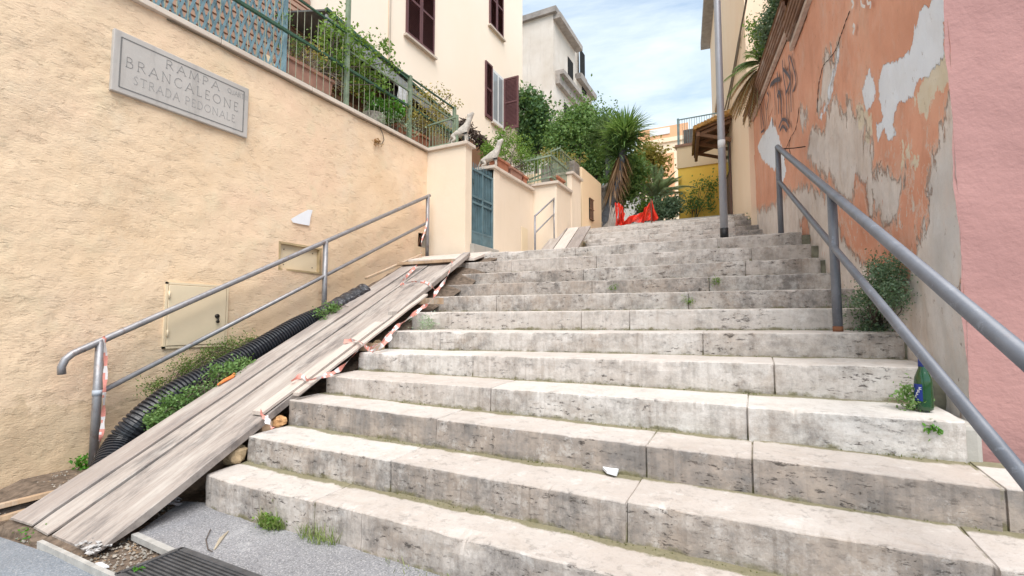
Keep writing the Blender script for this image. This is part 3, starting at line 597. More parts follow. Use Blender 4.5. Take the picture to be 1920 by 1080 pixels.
# ---------------- pier, gate, second wall ----------------
def wallpoly(name,label,cat,pts,th,mat,z0,coping=True,topz=None,cope_w=.30,ov=.045,group=None):
    t=thing(name,label,cat,(pts[0][0],pts[0][1],z0)); return t
pr=thing('gate_pier_wall','pale yellow plastered wall return and pier left of the blue gate','wall',(-4.5,6.5,2))
m=MB(); m.box((-5.5,6.46,1.6),(-4.14,6.62,4.0)); m.box((-4.34,6.62,1.6),(-4.14,6.66,4.0)); m.build('wall_body',PIERM,pr,bevel=.006)
m=MB(); m.box((-4.86,6.415,4.0),(-4.09,6.70,4.055)); m.build('coping',COPE,pr,bevel=.006)
gt=thing('iron_gate','blue grey iron garden gate with spiked bars between two yellow piers','gate',(-4.2,7,2.35))
X0=-4.17
m=MB(); m.box((X0-.02,6.66,2.41),(X0+.015,7.40,2.62)); m.build('kick_plate',GATE,gt,bevel=.003)
m=MB(); 
for z in (2.60,3.10,3.20,3.66): m.box((X0-.02,6.66,z),(X0+.02,7.40,z+.035))
for y in (6.66,7.015,7.365): m.box((X0-.022,y,2.41),(X0+.022,y+.035,3.70))
m.build('gate_frame',GATE,gt,bevel=.003)
m=MB()
for i in range(13):
    y=6.70+i*.055; m.tube([(X0,y,2.6),(X0,y,3.68),(X0,y,3.76),(X0,y,3.81)],[.008,.008,.008,.001],6)
m.build('bars',GATE,gt); m=MB(); m.box((X0-.035,6.66,2.6),(X0-.025,7.40,3.66)); m.build('sheet',GATE,gt)
m=MB(); m.box((X0,6.68,3.42),(X0+.03,6.74,3.50)); m.build('lock_box',simple('gate_lock',(.05,.09,.10)),gt)
m=MB(); m.box((-4.4,6.62,2.2),(-4.08,7.5,2.40)); tag(m.build('gate_threshold',CONC,None,bevel=.01),'grey stone threshold under the blue gate','threshold')
w2=thing('garden_wall','pale yellow garden wall with sloping shadow line right of the blue gate','wall',(-4.2,8.2,2.3))
m=MB(); m.box((-4.45,7.41,1.8),(-4.15,9.14,3.87)); m.box((-4.45,7.41,1.8),(-4.13,7.62,3.868)); m.build('wall_body',PIERM,w2,bevel=.006)
m=MB(); m.box((-4.5,7.34,3.87),(-4.09,9.10,3.925)); m.build('coping',COPE,w2,bevel=.006)
m=MB(); m.box((-4.15,8.55,2.5),(-4.135,8.83,3.02)); m.build('small_door',BOXM,w2,bevel=.003)
w3=thing('garden_wall','pale yellow stepped garden wall behind the far handrail','wall',(-3.9,9.3,2.5))
J=(-3.62,9.14)
m=MB(); m.box((-4.45,9.14,2.0),(J[0],9.34,3.98)); m.box((-3.85,9.34,2.0),(J[0],10.55,3.98)); m.box((-3.95,10.0,2.0),(-3.60,10.62,4.42)); m.build('wall_body',PIERM,w3,bevel=.006)
m=MB(); m.box((-4.45,9.09,3.98),(J[0]+.05,9.39,4.035)); m.box((-3.9,9.39,3.98),(J[0]+.05,10.0,4.035)); m.box((-4.0,9.97,4.42),(-3.55,10.68,4.475)); m.build('coping',COPE,w3,bevel=.006)
# far garden door and small house
hs=thing('gatehouse','small plastered garden house with a barred slit window beyond the handrail','house',(-3.9,11.6,2.8))
m=MB(); m.box((-6.5,11.02,2.6),(-3.70,12.65,4.90)); m.build('wall',BEIGE,hs,bevel=.01)
m=MB(); m.box((-4.6,10.62,4.1),(-3.75,11.02,4.95)); m.build('stone_wall',ROCK,hs,bevel=.02)
m=MB(); m.box((-3.70,11.55,3.7),(-3.68,11.85,4.25)); 
win=m.build('window',DARK,hs)
m=MB()
for y in (11.6,11.7,11.8): m.tube([(-3.67,y,3.7),(-3.67,y,4.25)],.012,6)
for z in (3.72,3.98,4.24): m.bar((-3.67,11.53,z),(-3.67,11.87,z),.02)
m.build('grille',simple('rust_brown',(.20,.11,.07)),hs)
m=MB(); m.box((-3.78,10.66,3.0),(-3.74,10.98,4.1)); m.build('door',simple('green_door',(.12,.15,.09)),hs)

# ---------------- handrails ----------------
def handrail(name,label,posts,top_pts,low_pts,rad,rt,rl,mat,hook=None):
    t=thing(name,label,'handrail',posts[0][0])
    for a,b in posts: m=MB(); m.tube([a,b],rad,14); m.build('post',mat,t,smooth=True)
    m=MB(); m.tube(top_pts,rt,14); m.build('top_rail',mat,t,smooth=True)
    m=MB(); m.tube(low_pts,rl,14); m.build('lower_rail',mat,t,smooth=True)
    return t
xr=-4.75; ra_=PX(188,640,xr); rb_=PX(802,368,xr); sl_=(rb_[2]-ra_[2])/(rb_[1]-ra_[1])
def rz(y,o=0.): return ra_[2]+sl_*(y-ra_[1])+o
lz=PX(185,738,xr)[2]-ra_[2]
hr=handrail('handrail','grey galvanised handrail with hooked end along the yellow wall and ramp',[((xr,1.97,.0),(xr,1.97,rz(1.97))),((xr,4.22,1.0),(xr,4.22,rz(4.22))),((xr,6.28,2.1),(xr,6.28,rz(6.28)))],
 [(xr,1.74,rz(1.74)-.125),(xr,1.735,rz(1.74)-.07),(xr,1.755,rz(1.755)-.02),(xr,1.80,rz(1.80)+.0),(xr,1.97,rz(1.97)),(xr,4.2,rz(4.2)),(xr,6.33,rz(6.33))],[(xr,1.97,rz(1.97)+lz),(xr,6.25,rz(6.25)+lz*1.04)],.031,.027,.022,GALV)
m=MB(); 
for z in (.56,): m.tube([(xr,1.97,z-.022),(xr,1.97,z+.022)],.034,14)
m.build('tape_band',simple('grey_tape',(.42,.46,.52),.5),hr,smooth=True)
q1=(.48,3.86); q2=(.27,6.12); 
def qx(s): return q1[0]+(q2[0]-q1[0])*(s-q1[1])/(q2[1]-q1[1])
p1b=1.078; p1t=2.005; p2t=3.105; sl2=(p2t-p1t)/(q2[1]-q1[1])
def qz(s): return p1t+sl2*(s-q1[1])
def ql(s): return qz(s)-.36
hr2=handrail('handrail','dark grey painted handrail in front of the peeling orange wall',[((qx(3.86),3.86,1.06),(qx(3.86),3.86,qz(3.86))),((qx(6.12),6.12,2.08),(qx(6.12),6.12,qz(6.12))),((qx(1.45),1.45,0),(qx(1.45),1.45,qz(1.45)))],
 [(qx(1.42),1.42,qz(1.42)),(qx(3.86),3.86,qz(3.86)),(qx(6.14),6.14,qz(6.14))],[(qx(1.45),1.45,ql(1.45)),(qx(6.12),6.12,ql(6.12)-.03)],.029,.028,.022,STEEL)
m=MB(); m.tube([(qx(6.0),6.0,qz(6.0)-.0),(.42,6.05,qz(6.0)+.0),(.535,6.1,qz(6.0)+.015)],.006,6); m.build('wall_stay',simple('black_wire',(.03,.03,.03)),hr2)
m=MB(); m.tube([(qx(3.86),3.86,1.06),(qx(3.86),3.86,1.10)],.0305,14); m.build('rusty_foot',simple('rust',(.20,.085,.045),.9),hr2,smooth=True)
xr3=-3.68; r3=[PX(1003,405,xr3),PX(1039,372,xr3),PX(1004,436,xr3),PX(1039,401,xr3)]
hr3=handrail('handrail','short thin grey handrail on the far garden wall above the second ramp',[((xr3,r3[0][1],2.2),r3[0]),((xr3,r3[1][1],2.4),r3[1])],[r3[0],r3[1]],[r3[2],r3[3]],.020,.018,.015,GALV)

# ---------------- wooden ramp ----------------
dxk=-.152   # boards drift left going up
def board(name,label,x0,x1,s0,s1,up,th,mat,group=None,dx=dxk,slope=PK,z_at=None,warp=.006,cat='plank',ragged=0.):
    m=MB(); K=40; c=(x0+x1)/2
    for i in range(K+1):
        s_=s0+(s1-s0)*i/K; z=PA+slope*(s_-PS)+up+warp*fn(s_*.9,c*3,2)
        if z_at: z=z_at(s_)+warp*fn(s_*.9,c*3,2)
        o=dx*(s_-PS)
        j0=fn(s_*2,c,3)*.004; e=rnd(-1,1)*ragged if i in (0,K) else 0
        tt=th*(min(1,.25+(s_-s0)/.3) if name=='ramp_plank' else 1)
        m.v+=[(x0+o+j0,s_+e,z-tt),(x1+o+j0,s_-e,z-tt),(x1+o+j0,s_-e,z-.004),(x1+o+j0-.006,s_-e,z),(x0+o+j0+.006,s_+e,z),(x0+o+j0,s_+e,z-.004)]
    for i in range(K):
        for k in range(6): q=i*6+k; q2=i*6+(k+1)%6; m.f.append((q,q2,q2+6,q+6)); m.mi.append(0)
    m.f.append((5,4,3,2,1,0)); m.mi.append(0); b=K*6; m.f.append(tuple(b+k for k in range(6))); m.mi.append(0)
    o=m.build(name,mat); tag(o,label,cat,group); return o
RG='boards of the lower wheelbarrow ramp'
board('ramp_plank','long grey ramp plank nearest the yellow wall, bluish at its foot',-3.87,-3.63,1.235,5.45,.014,.045,WOODB,RG,ragged=.01)
board('ramp_plank','long narrow grey ramp plank in the middle of the lower ramp',-3.612,-3.422,1.24,5.52,.002,.045,WOOD,RG,ragged=.01)
board('ramp_plank','long wide grey ramp plank on the side of the steps',-3.405,-2.95,1.25,5.62,-.010,.055,WOOD,RG,ragged=.01)
board('batten','pale batten lying along the ramp edge, tied with barrier tape',-3.135,-3.02,2.26,3.62,.030,.026,WOODP,None,dx=-.10)
board('batten','second pale batten on the outer ramp edge behind the pale one',-2.99,-2.93,2.5,4.3,.024,.022,WOODP,None,dx=-.10)
board('ramp_edge_beam','grey beam along the upper right edge of the lower ramp',-2.97,-2.85,3.85,5.75,.03,.06,WOOD,None,dx=-.165)
m=MB(); m.hexa([(-4.48,5.48,1.985),(-3.52,5.74,1.985),(-3.50,6.20,2.135),(-4.75,6.20,2.135),(-4.48,5.48,2.02),(-3.52,5.74,2.02),(-3.50,6.20,2.175),(-4.75,6.20,2.175)]); tag(m.build('landing_board',WOODP,None,bevel=.003),'broad pale board bridging the ramp top to the landing','board')
m=MB(); m.bar((-4.55,5.36,1.95),(-3.62,5.40,1.95),.10,.04); tag(m.build('cross_batten',WOODX,None,bevel=.003),'brown cross batten under the pale landing board at the ramp top','batten')
m=MB(); m.bar(PX(686,522,-4.62),PX(790,478,-4.62),.05,.03); tag(m.build('side_slat',WOODX,None,bevel=.003),'thin brown slat against the yellow wall beside the ramp top','slat')
m=MB(); m.bar((-4.55,1.15,-.10),(-3.97,1.72,.06),.05,.03); tag(m.build('side_slat',WOODX,None,bevel=.003),'brown slat lying beside the foot of the ramp near the wall','slat')
m=MB(); m.bar((-4.25,1.10,-.10),(-3.93,1.33,-.0),.06,.03); tag(m.build('side_slat',WOODX,None,bevel=.003),'short pale brown slat end by the bluish ramp plank foot','slat')
# underlying support beams
for s_,l_ in ((2.3,'lowest'),(3.4,'middle'),(4.4,'highest')): z=PK*(s_-PS); m=MB(); m.bar((-3.95,s_,z-.10),(-3.12,s_,z-.10),.08,.07); tag(m.build('ramp_bearer',WOODX),l_+' of the three dark cross bearers under the lower ramp planks','bearer','bearers under the lower ramp')
# stones propping the ramp
def stone(name,label,c,r,seed,mat=RUBBLE,sq=(1,1,1)):
    m=MB(); n1,n2=14,10
    for i in range(n2+1):
        th=math.pi*i/n2
        for k in range(n1):
            ph=2*math.pi*k/n1; d=Vector((math.sin(th)*math.cos(ph),math.sin(th)*math.sin(ph),math.cos(th))); d=Vector([math.copysign(abs(q)**.7,q) for q in d])
            rr=r*(1+.28*fn(d.x*1.3+seed,d.y*1.3,d.z*1.3,3)); m.v.append((c[0]+d.x*rr*sq[0],c[1]+d.y*rr*sq[1],c[2]+d.z*rr*sq[2]))
    for i in range(n2):
        for k in range(n1): m.f.append((i*n1+k,i*n1+(k+1)%n1,(i+1)*n1+(k+1)%n1,(i+1)*n1+k)); m.mi.append(0)
    o=m.build(name,mat,None,smooth=False); return tag(o,label,'stone')
stone('prop_stone','rounded brown tuff block wedged under the ramp on the first step',(-3.14,2.08,.245),.062,1)
stone('prop_stone','broken reddish wood and stone chunk under the ramp on the second step',(-3.16,2.40,.405),.05,5,simple('ochre_stone',(.5,.28,.13),.9,0,.5,20,.7),(1.5,1.,.8))
stone('prop_stone','dark stone in the gap beside the fifth step under the ramp',(-3.25,3.55,.90),.05,9)
m=MB()
for k in range(14):
    c=Vector((-3.22+rnd(-.05,.07),1.72+rnd(-.07,.07),.01+rnd(0,.035))); r1=rnd(.02,.045); a=rnd(0,6); m.add([c+Vector((math.cos(a)*r1,math.sin(a)*r1,rnd(-.01,.02))),c+Vector((math.cos(a+2)*r1,math.sin(a+2)*r1,rnd(0,.03))),c+Vector((math.cos(a+3.3)*r1,math.sin(a+3.3)*r1,rnd(0,.04))),c+Vector((math.cos(a+5)*r1,math.sin(a+5)*r1,rnd(-.01,.02)))],[(0,1,2,3)])
tag(m.build('crumpled_plastic',simple('grey_plastic',(.5,.5,.53),.4)),'crumpled grey plastic sheet under the ramp by the first step','plastic litter')
m=MB()
for k in range(60):
    t=random.random(); c=Vector((-3.0+rnd(-.10,.08),1.25+rnd(-.03,.07),.0+rnd(0,.02))); r1=rnd(.006,.017); a=rnd(0,6); m.add([c+Vector((math.cos(a+q)*r1*rnd(.6,1.3),math.sin(a+q)*r1*rnd(.6,1.3),rnd(-.005,.006))) for q in (0,1.5,3,4.6)],[(0,1,2,3)])
tag(m.build('plaster_dust_flakes',simple('pale_plaster',(.44,.43,.425),.9)),'pale plaster flakes at the right corner of the ramp foot','flakes',kind='stuff')
m=MB(); P=[PZ(*q,-.01) for q in [(178,1058),(190,1056),(205,1064),(190,1067)]]; m.prism(P,(0,0,.006)); tag(m.build('paper_scrap',PAPER),'small white paper scrap on the dirt near the kerb','paper scrap')
m=MB(); m.tube([PZ(*q,.0) for q in [(402,1030),(415,1010),(428,996)]],[.004,.011,.003],6); tag(m.build('dry_leaf',simple('straw',(.48,.41,.31))),'pale dry pod lying on the asphalt','dry pod')
m=MB(); m.tube([PZ(*q,.003) for q in [(395,992),(386,1012),(390,1030),(398,1034)]],.0025,5); tag(m.build('twig',BARK),'thin curved dark twig on the asphalt beside the pod','twig')
m=MB(); m.prism([PZ(*q,.372) for q in [(1126,876),(1134,872),(1150,882),(1160,884),(1156,893),(1138,888)]],(0,0,.014)); tag(m.build('paper_scrap',PAPER),'crumpled white tissue scrap on the second step','paper scrap')
m=MB(); m.tube([PX(*q,-4.02) for q in [(408,722),(420,714),(436,706),(440,700)]],[.008,.014,.016,.01],8); tag(m.build('orange_peel_scrap',ORPL),'orange plastic scrap between the ramp and the weeds','plastic scrap')
m=MB()
for k in range(5): y0=1.0+rnd(-.1,.1); m.tube([(-4.85+rnd(0,.3),y0,-.12),(-4.5+rnd(0,.2),y0+.35,-.10+rnd(0,.04)),(-4.2+rnd(-.1,.2),y0+.65,-.03+rnd(0,.05))],rnd(.006,.014),6)
tag(m.build('dead_sticks',BARK),'dead sticks and cable ends in the corner between wall and ramp foot','sticks')

# corrugated pipe
def catmull(P,K=10):
    P=[Vector(p) for p in P]; P=[2*P[0]-P[1]]+P+[2*P[-1]-P[-2]]; o=[]
    for i in range(1,len(P)-2):
        for k in range(K):
            t=k/K; a,b,c,d=P[i-1:i+3]; o.append(.5*((2*b)+(c-a)*t+(2*a-5*b+4*c-d)*t*t+(3*b-a-3*c+d)*t**3))
    o.append(P[-2]); return o
pp=catmull([(-4.05,1.70,-.06)]+[PX(u,v,-4.36) for u,v in [(222,842),(262,792),(325,742),(395,705),(475,662),(555,615),(610,590)]],24)
dn=[pp[0]]; 
for p in pp[1:]:
    while (p-dn[-1]).length>.0062: dn.append(dn[-1]+(p-dn[-1]).normalized()*.0062)
rad=[.103+.009*(1 if (i%5) in (0,1,2) else -1) for i in range(len(dn))]
t=thing('corrugated_pipe','black corrugated drain pipe lying behind the ramp among weeds','pipe',(-4.36,2.5,.4))
m=MB(); m.tube(dn,rad,20); m.build('pipe',BLACKP,t)
e0=Vector(PX(600,596,-4.36)); e1=Vector(PX(684,548,-4.36)); m=MB(); K=16
m.tube([e0+(e1-e0)*(i/K) for i in range(K+1)],[.112+.006*math.sin(i*2.1)+(.0 if i else 0) for i in range(K+1)],18); m.build('wrapped_end',WRAP,t)

# barrier tape
def tape(label,pts,w=.05,seed=1,plen=.12,tw=1.,nrm=(1,0,0)):
    c=catmull(pts,8); m=MB(); acc=0; rr=random.Random(seed); side=Vector(nrm)
    last=None
    for i,p in enumerate(c):
        d=(c[min(i+1,len(c)-1)]-c[max(i-1,0)]).normalized(); s_=d.cross(side).normalized(); ang=.9*math.sin(i*.35+seed)*tw
        s_=(s_*math.cos(ang)+d.cross(s_)*math.sin(ang)); ww=w*(.45+.4*abs(math.sin(i*.5+seed)))/2
        m.v+=[tuple(p-s_*ww),tuple(p),tuple(p+s_*ww)]
        if i:
            acc+=(p-c[i-1]).length; b=3*(i-1); k=int(acc/plen)%2
            m.f+=[(b,b+1,b+4,b+3),(b+1,b+2,b+5,b+4)]; m.mi+=[k,1-k if rr.random()<.2 else k]
    o=m.build('barrier_tape',[TRED,TWHT]); return tag(o,label,'barrier tape')
xt=-4.71
tape('red and white barrier tape hanging down the first handrail post',[(xr,1.99,rz(1.97)+.0)]+[PX(*q,xt) for q in [(196,635),(198,680),(196,730),(194,770),(190,815),(178,850)]]+[(-4.2,1.75,.09)],.038,1,.10,.6)
tape('barrier tape from the top handrail post down to the landing board',[PX(805,372,xr+.03),PX(800,420,xr+.05),PX(790,455,-4.5),(-4.42,5.7,2.06),(-4.35,5.55,2.04)],.03,4,.09)
def tp(u,v,up=.05): return PPL(u,v,up)
tape('barrier tape lying across the upper planks of the ramp',[tp(782,497),tp(765,515),tp(752,532),tp(775,528),tp(800,530),tp(818,545)],.045,6,.08)
tape('barrier tape strung along the right ramp edge beside the upper steps',[tp(848,490,.08),tp(838,520),tp(818,547),tp(808,565,.02),tp(790,578,-.02),tp(762,600,-.02),tp(745,612,-.04),tp(718,640,-.03),tp(690,655,.03)],.05,9,.10)
tape('barrier tape knotted around the pale batten end',[tp(645,640,.06),tp(668,638,.06),tp(688,652,.06),tp(700,658,.03),tp(716,648,-.02),tp(735,630,-.02)],.05,11,.09)
tape('barrier tape trailing from the battens to the fourth step',[tp(545,715,.06),tp(565,705,.06),tp(580,712,.06),tp(610,704,.05),tp(640,690,-.02),tp(672,655,-.05)],.05,14,.10)
tape('small barrier tape knot around the lower outer ramp edge',[tp(488,772,.04),tp(498,782,.02),tp(505,795,-.03),tp(512,803,-.06)],.05,17,.08)

# ---------------- right: orange wall ----------------
n_=math.hypot(1,OWK); dirw=Vector((-OWK/n_,1/n_,0)); nrm=Vector((-1/n_,-OWK/n_,0)); ow0=Vector((OWC,OWS,0))
LW=(11.05-3.0)*n_
def wl(u,v): p=Vector(POW(u,v)); return ((p-ow0).dot(dirw),p.z)
def c3(u,v): return (1560+u/2.573,v/2.573)
def c5(u,v): return (1400+u/4.5,80+v/4.5)
WHP=[[c3(*q) for q in [(530,-60),(455,15),(400,110),(380,190),(345,270),(300,290),(250,330),(225,380),(220,480),(240,560),(210,600),(220,690),(250,640),(270,690),(300,650),(290,590),(310,500),(370,470),(400,430),(430,370),(480,320),(520,270),(525,180),(560,0)]],
 [c3(*q) for q in [(175,355),(140,440),(145,500),(180,540),(210,490),(218,430),(200,365)]],
 [c5(*q) for q in [(205,640),(235,700),(270,800),(300,900),(330,1080),(300,1200),(270,1400),(250,1080),(130,990),(90,880),(120,800),(180,720)]],
 [c5(*q) for q in [(785,20),(775,150),(725,330),(705,480),(640,640),(625,630),(690,470),(700,320),(750,150),(765,20)]]]
CEP=[[(1558,120),(1573,85),(1560,150),(1556,175),(1540,215),(1533,210),(1538,150),(1545,120),(1557,98)],
 [c5(*q) for q in [(460,560),(505,540),(510,650),(500,740),(465,700),(450,640)]],
 [(1545,240),(1560,195),(1567,182),(1585,215),(1593,190),(1610,210),(1617,190),(1623,235),(1635,290),(1652,330),(1668,345),(1690,322),(1700,345),(1690,400),(1660,420),(1640,400),(1625,360),(1605,340),(1590,400),(1572,370),(1560,330),(1535,325),(1512,290),(1522,250)],
 [(1405,420),(1418,395),(1445,388),(1485,358),(1525,348),(1545,370),(1568,400),(1600,470),(1650,520),(1700,520),(1728,470),(1735,400),(1738,330),(1755,285),(1772,240),(1782,200),(1795,300),(1830,900),(1500,900),(1400,640)]]
CRP=[[c3(*q) for q in [(520,270),(545,250),(545,330),(520,440),(480,440),(470,520),(440,550),(400,520),(395,450),(430,380),(480,320)]],[c3(*q) for q in [(330,680),(360,670),(375,740),(400,800),(370,790),(340,810),(330,740)]],[c3(*q) for q in [(160,540),(200,540),(190,600),(180,670),(165,620)]],[c3(*q) for q in [(110,500),(150,495),(150,600),(130,610),(120,560)]]]
ISP=[[(1567,395),(1590,385),(1612,410),(1640,425),(1655,470),(1650,495),(1620,490),(1590,462),(1572,430)],[(1603,330),(1622,345),(1625,385),(1612,400),(1604,370)],[(1700,330),(1725,335),(1735,380),(1728,430),(1705,420),(1700,370)],[(1665,430),(1690,440),(1695,500),(1670,505)],[(1500,420),(1512,400),(1520,450),(1508,480)]]
BLP=[[(1735,340),(1760,280),(1780,240),(1800,300),(1830,900),(1760,900),(1745,600)]]
NA,NZ2=340,210
A=np.concatenate([np.linspace(0,2.2,150,endpoint=False),np.linspace(2.2,LW,190)]); Z=np.linspace(.3,4.36,NZ2); AA,ZZ=np.meshgrid(A,Z,indexing='ij')
def field(polys,soft=.30):
    best=np.full(AA.shape,-9.)
    for po in polys:
        P=np.array([wl(*q) for q in po]); ins=np.zeros(AA.shape,bool); dd=np.full(AA.shape,9.)
        for i in range(len(P)):
            (x1,y1),(x2,y2)=P[i],P[(i+1)%len(P)]
            c=((y1>ZZ)!=(y2>ZZ)); 
            if abs(y2-y1)>1e-9: ins^= c&(AA<(x2-x1)*(ZZ-y1)/(y2-y1)+x1)
            L2=(x2-x1)**2+(y2-y1)**2+1e-12; t=np.clip(((AA-x1)*(x2-x1)+(ZZ-y1)*(y2-y1))/L2,0,1)
            dd=np.minimum(dd,np.hypot(AA-(x1+t*(x2-x1)),ZZ-(y1+t*(y2-y1))))
        best=np.maximum(best,np.where(ins,dd,-dd))
    return np.clip(.5+best/soft,0,1)
m=MB()
off=np.array([[.016*fn(a*1.4,z*1.4,3,3)+.006*fn(a*7,z*6,5,3) for z in Z] for a in A])
XX=OWC+dirw.x*AA+nrm.x*off; YY=OWS+dirw.y*AA+nrm.y*off
m.v=np.stack([XX,YY,ZZ],-1).reshape(-1,3).tolist()
ii,jj=np.meshgrid(np.arange(NA-1),np.arange(NZ2-1),indexing='ij'); q=(ii*NZ2+jj).ravel(); m.f=np.stack([q,q+1,q+NZ2+1,q+NZ2],1).tolist(); m.mi=[0]*len(m.f)
m.att={'white':field(WHP,.22).ravel(),'cement':field(CEP,.55).ravel(),'cream':field(CRP,.3).ravel(),'island':field(ISP,.5).ravel(),'bluish':field(BLP,.5).ravel(),'redness':np.clip((2.6-ZZ)/1.6,0,1).ravel()}
oww=thing('orange_wall','high orange plastered wall, peeling to white and grey cement, right of the stairs','wall',tuple(ow0))
m.build('plaster_face',ORANGE,oww,smooth=True)
def wp(a,z,o=0.): p=ow0+dirw*a+nrm*o; return Vector((p.x,p.y,z))
a1=wl(1490,75)[0]
m=MB(); m.hexa([wp(0,.3,-.05),wp(LW,.3,-.05),wp(LW,.3,-.5),wp(0,.3,-.5),wp(0,4.34,-.05),wp(LW,4.34,-.05),wp(LW,4.34,-.5),wp(0,4.34,-.5)]); m.build('wall_core',CONC,oww)
m=MB(); m.hexa([wp(a1,4.36,-.0),wp(LW,4.36,-.0),wp(LW,4.36,-.4),wp(a1,4.36,-.4),wp(a1,4.66,0),wp(LW,5.10,0),wp(LW,5.10,-.4),wp(a1,4.66,-.4)]); up=m.build('upper_face',ORANGE,oww)
for k,v in (('white',0.),('cement',.0),('cream',0.),('island',0.),('bluish',0.),('redness',.0)): a_=up.data.attributes.new(k,'FLOAT','POINT'); a_.data.foreach_set('value',[v]*len(up.data.vertices))
# upper storey wall above the near part
m=MB(); m.bar(wp(-.0,4.39,.03),wp(a1+.0,4.39,.03),.05,.06); m.bar(wp(a1+.02,4.35,.03),wp(a1+.02,4.66,.03),.045,.05,up=(0,1,0)); m.bar(wp(a1+.03,4.70,.03),wp(LW,5.14,.03),.05,.06); m.build('white_moulding',simple('dirty_white_moulding',(.55,.46,.40),.85,0,.25,9,.3),oww,bevel=.004)
m=MB()
for k in range(4):
    m.bar(wp(0,4.46+k*.055,.07+.012*k),wp(a1-.03,4.46+k*.055,.07+.012*k),.03,.05); m.bar(wp(a1-.02,4.755+k*.055,.07+.012*k),wp(LW,5.195+k*.055,.07+.012*k),.03,.05)
m.build('wooden_fascia',mk_wood('fascia_wood',(.16,.09,.06),(.30,.18,.12),(.08,.05,.04),.5),oww)
m=MB(); m.hexa([wp(0,4.68,-.5),wp(a1-.03,4.68,-.5),wp(a1-.03,4.68,.1),wp(0,4.68,.1),wp(0,4.72,-.5),wp(a1-.03,4.72,-.5),wp(a1-.03,4.72,.12),wp(0,4.72,.12)])
m.hexa([wp(a1-.02,4.98,-.5),wp(LW,5.42,-.5),wp(LW,5.42,.1),wp(a1-.02,4.98,.1),wp(a1-.02,5.02,-.5),wp(LW,5.46,-.5),wp(LW,5.46,.12),wp(a1-.02,5.02,.12)]); m.build('cap_slab',ROOFW,oww)
m=MB(); m.tube([wp(LW+.03,1.9,.03),wp(LW+.03,5.0,.03)],.03,8); m.build('corner_pipe',simple('corner_pipe_paint',(.62,.50,.36)),oww,smooth=True)
# cracks in the plaster
m=MB()
for cr_ in ([(1596,20),(1590,35),(1583,55),(1578,68),(1573,85),(1565,100),(1552,115),(1545,125),(1540,145),(1537,160),(1535,185),(1534,210)],[(1500,200),(1497,225),(1492,245),(1484,258),(1481,275),(1484,290)],[(1484,258),(1478,272),(1474,283),(1472,300)],[(1655,300),(1650,322)]):
    P=catmull([wp(*wl(*q),.009) for q in cr_],5); P=[p+Vector((0,rnd(-.004,.004),rnd(-.004,.004))) for p in P]; m.tube(P,[.0035*(.3+.9*abs(math.sin(i*.9))) for i in range(len(P))],5)
m.build('cracks',DARK,oww)
# graffiti tag
def ribbon(mb,pts,w,o=.026):
    P=catmull([wp(*wl(*q),o) for q in pts],6)
    for p,q in zip(P[:-1],P[1:]):
        if (q-p).length>1e-4: mb.bar(p,q+(q-p)*.15,w,.0015,up=nrm)
m=MB()
for s_,w_ in [([(1483,103),(1486,140),(1487,170),(1488,208)],.035),([(1485,103),(1492,125),(1497,150),(1494,165),(1491,171)],.03),([(1471,112),(1473,140),(1478,175),(1480,225)],.035),([(1472,128),(1482,140),(1486,152),(1480,170),(1477,174)],.045),([(1461,135),(1462,150),(1463,180),(1464,212)],.05),([(1447,163),(1450,157),(1458,150),(1466,148)],.06),([(1454,150),(1456,165),(1457,195),(1457,215)],.035),([(1461,182),(1464,172),(1469,185),(1470,222)],.05),([(1441,172),(1445,182),(1441,205)],.03),([(1437,185),(1440,210),(1442,238)],.035),([(1430,195),(1432,215),(1436,240),(1430,248)],.035),([(1464,240),(1471,224),(1478,226),(1484,238)],.04),([(1466,245),(1472,236),(1479,245)],.035),([(1452,222),(1453,236)],.07),([(1428,200),(1431,240)],.03)]: ribbon(m,s_,w_)
tag(m.build('graffiti_tag',SPRAY,None),'grey spray painted graffiti tag on the orange wall','graffiti')
m=MB()
for s_,w_ in [([(1604,-2),(1608,6),(1605,14)],.02),([(1607,45),(1610,50),(1607,62)],.028),([(1622,-2),(1624,8),(1630,11)],.02),([(1634,-3),(1636,5),(1641,4),(1640,14)],.02)]: ribbon(m,s_,w_)
tag(m.build('chalk_number',CHALK,None),'small white painted numbers high on the orange wall','painted number')
# pink building
pk=thing('pink_building','pink plastered building wall at the right edge of the stairs','building',(4,4,0))
m=MB(); NXP,NZP=70,90; 
for i in range(NXP):
    for j in range(NZP):
        x=.872+i*(3.2/(NXP-1)); z=.3+j*(5.7/(NZP-1)); m.v.append((x+ (fn(z*3,1,2)*.010+fn(z*17,1,5)*.006 if i==0 else 0),3.0+.010*fn(x*2.5,z*2.5,6,4),z))
for i in range(NXP-1):
    for j in range(NZP-1): q=i*NZP+j; m.f.append((q,q+NZP,q+NZP+1,q+1)); m.mi.append(0)
m.build('plaster_face',PINK,pk,smooth=True); m=MB(); m.box((.95,3.03,.2),(9,9,8)); m.build('walls',PINK,pk)
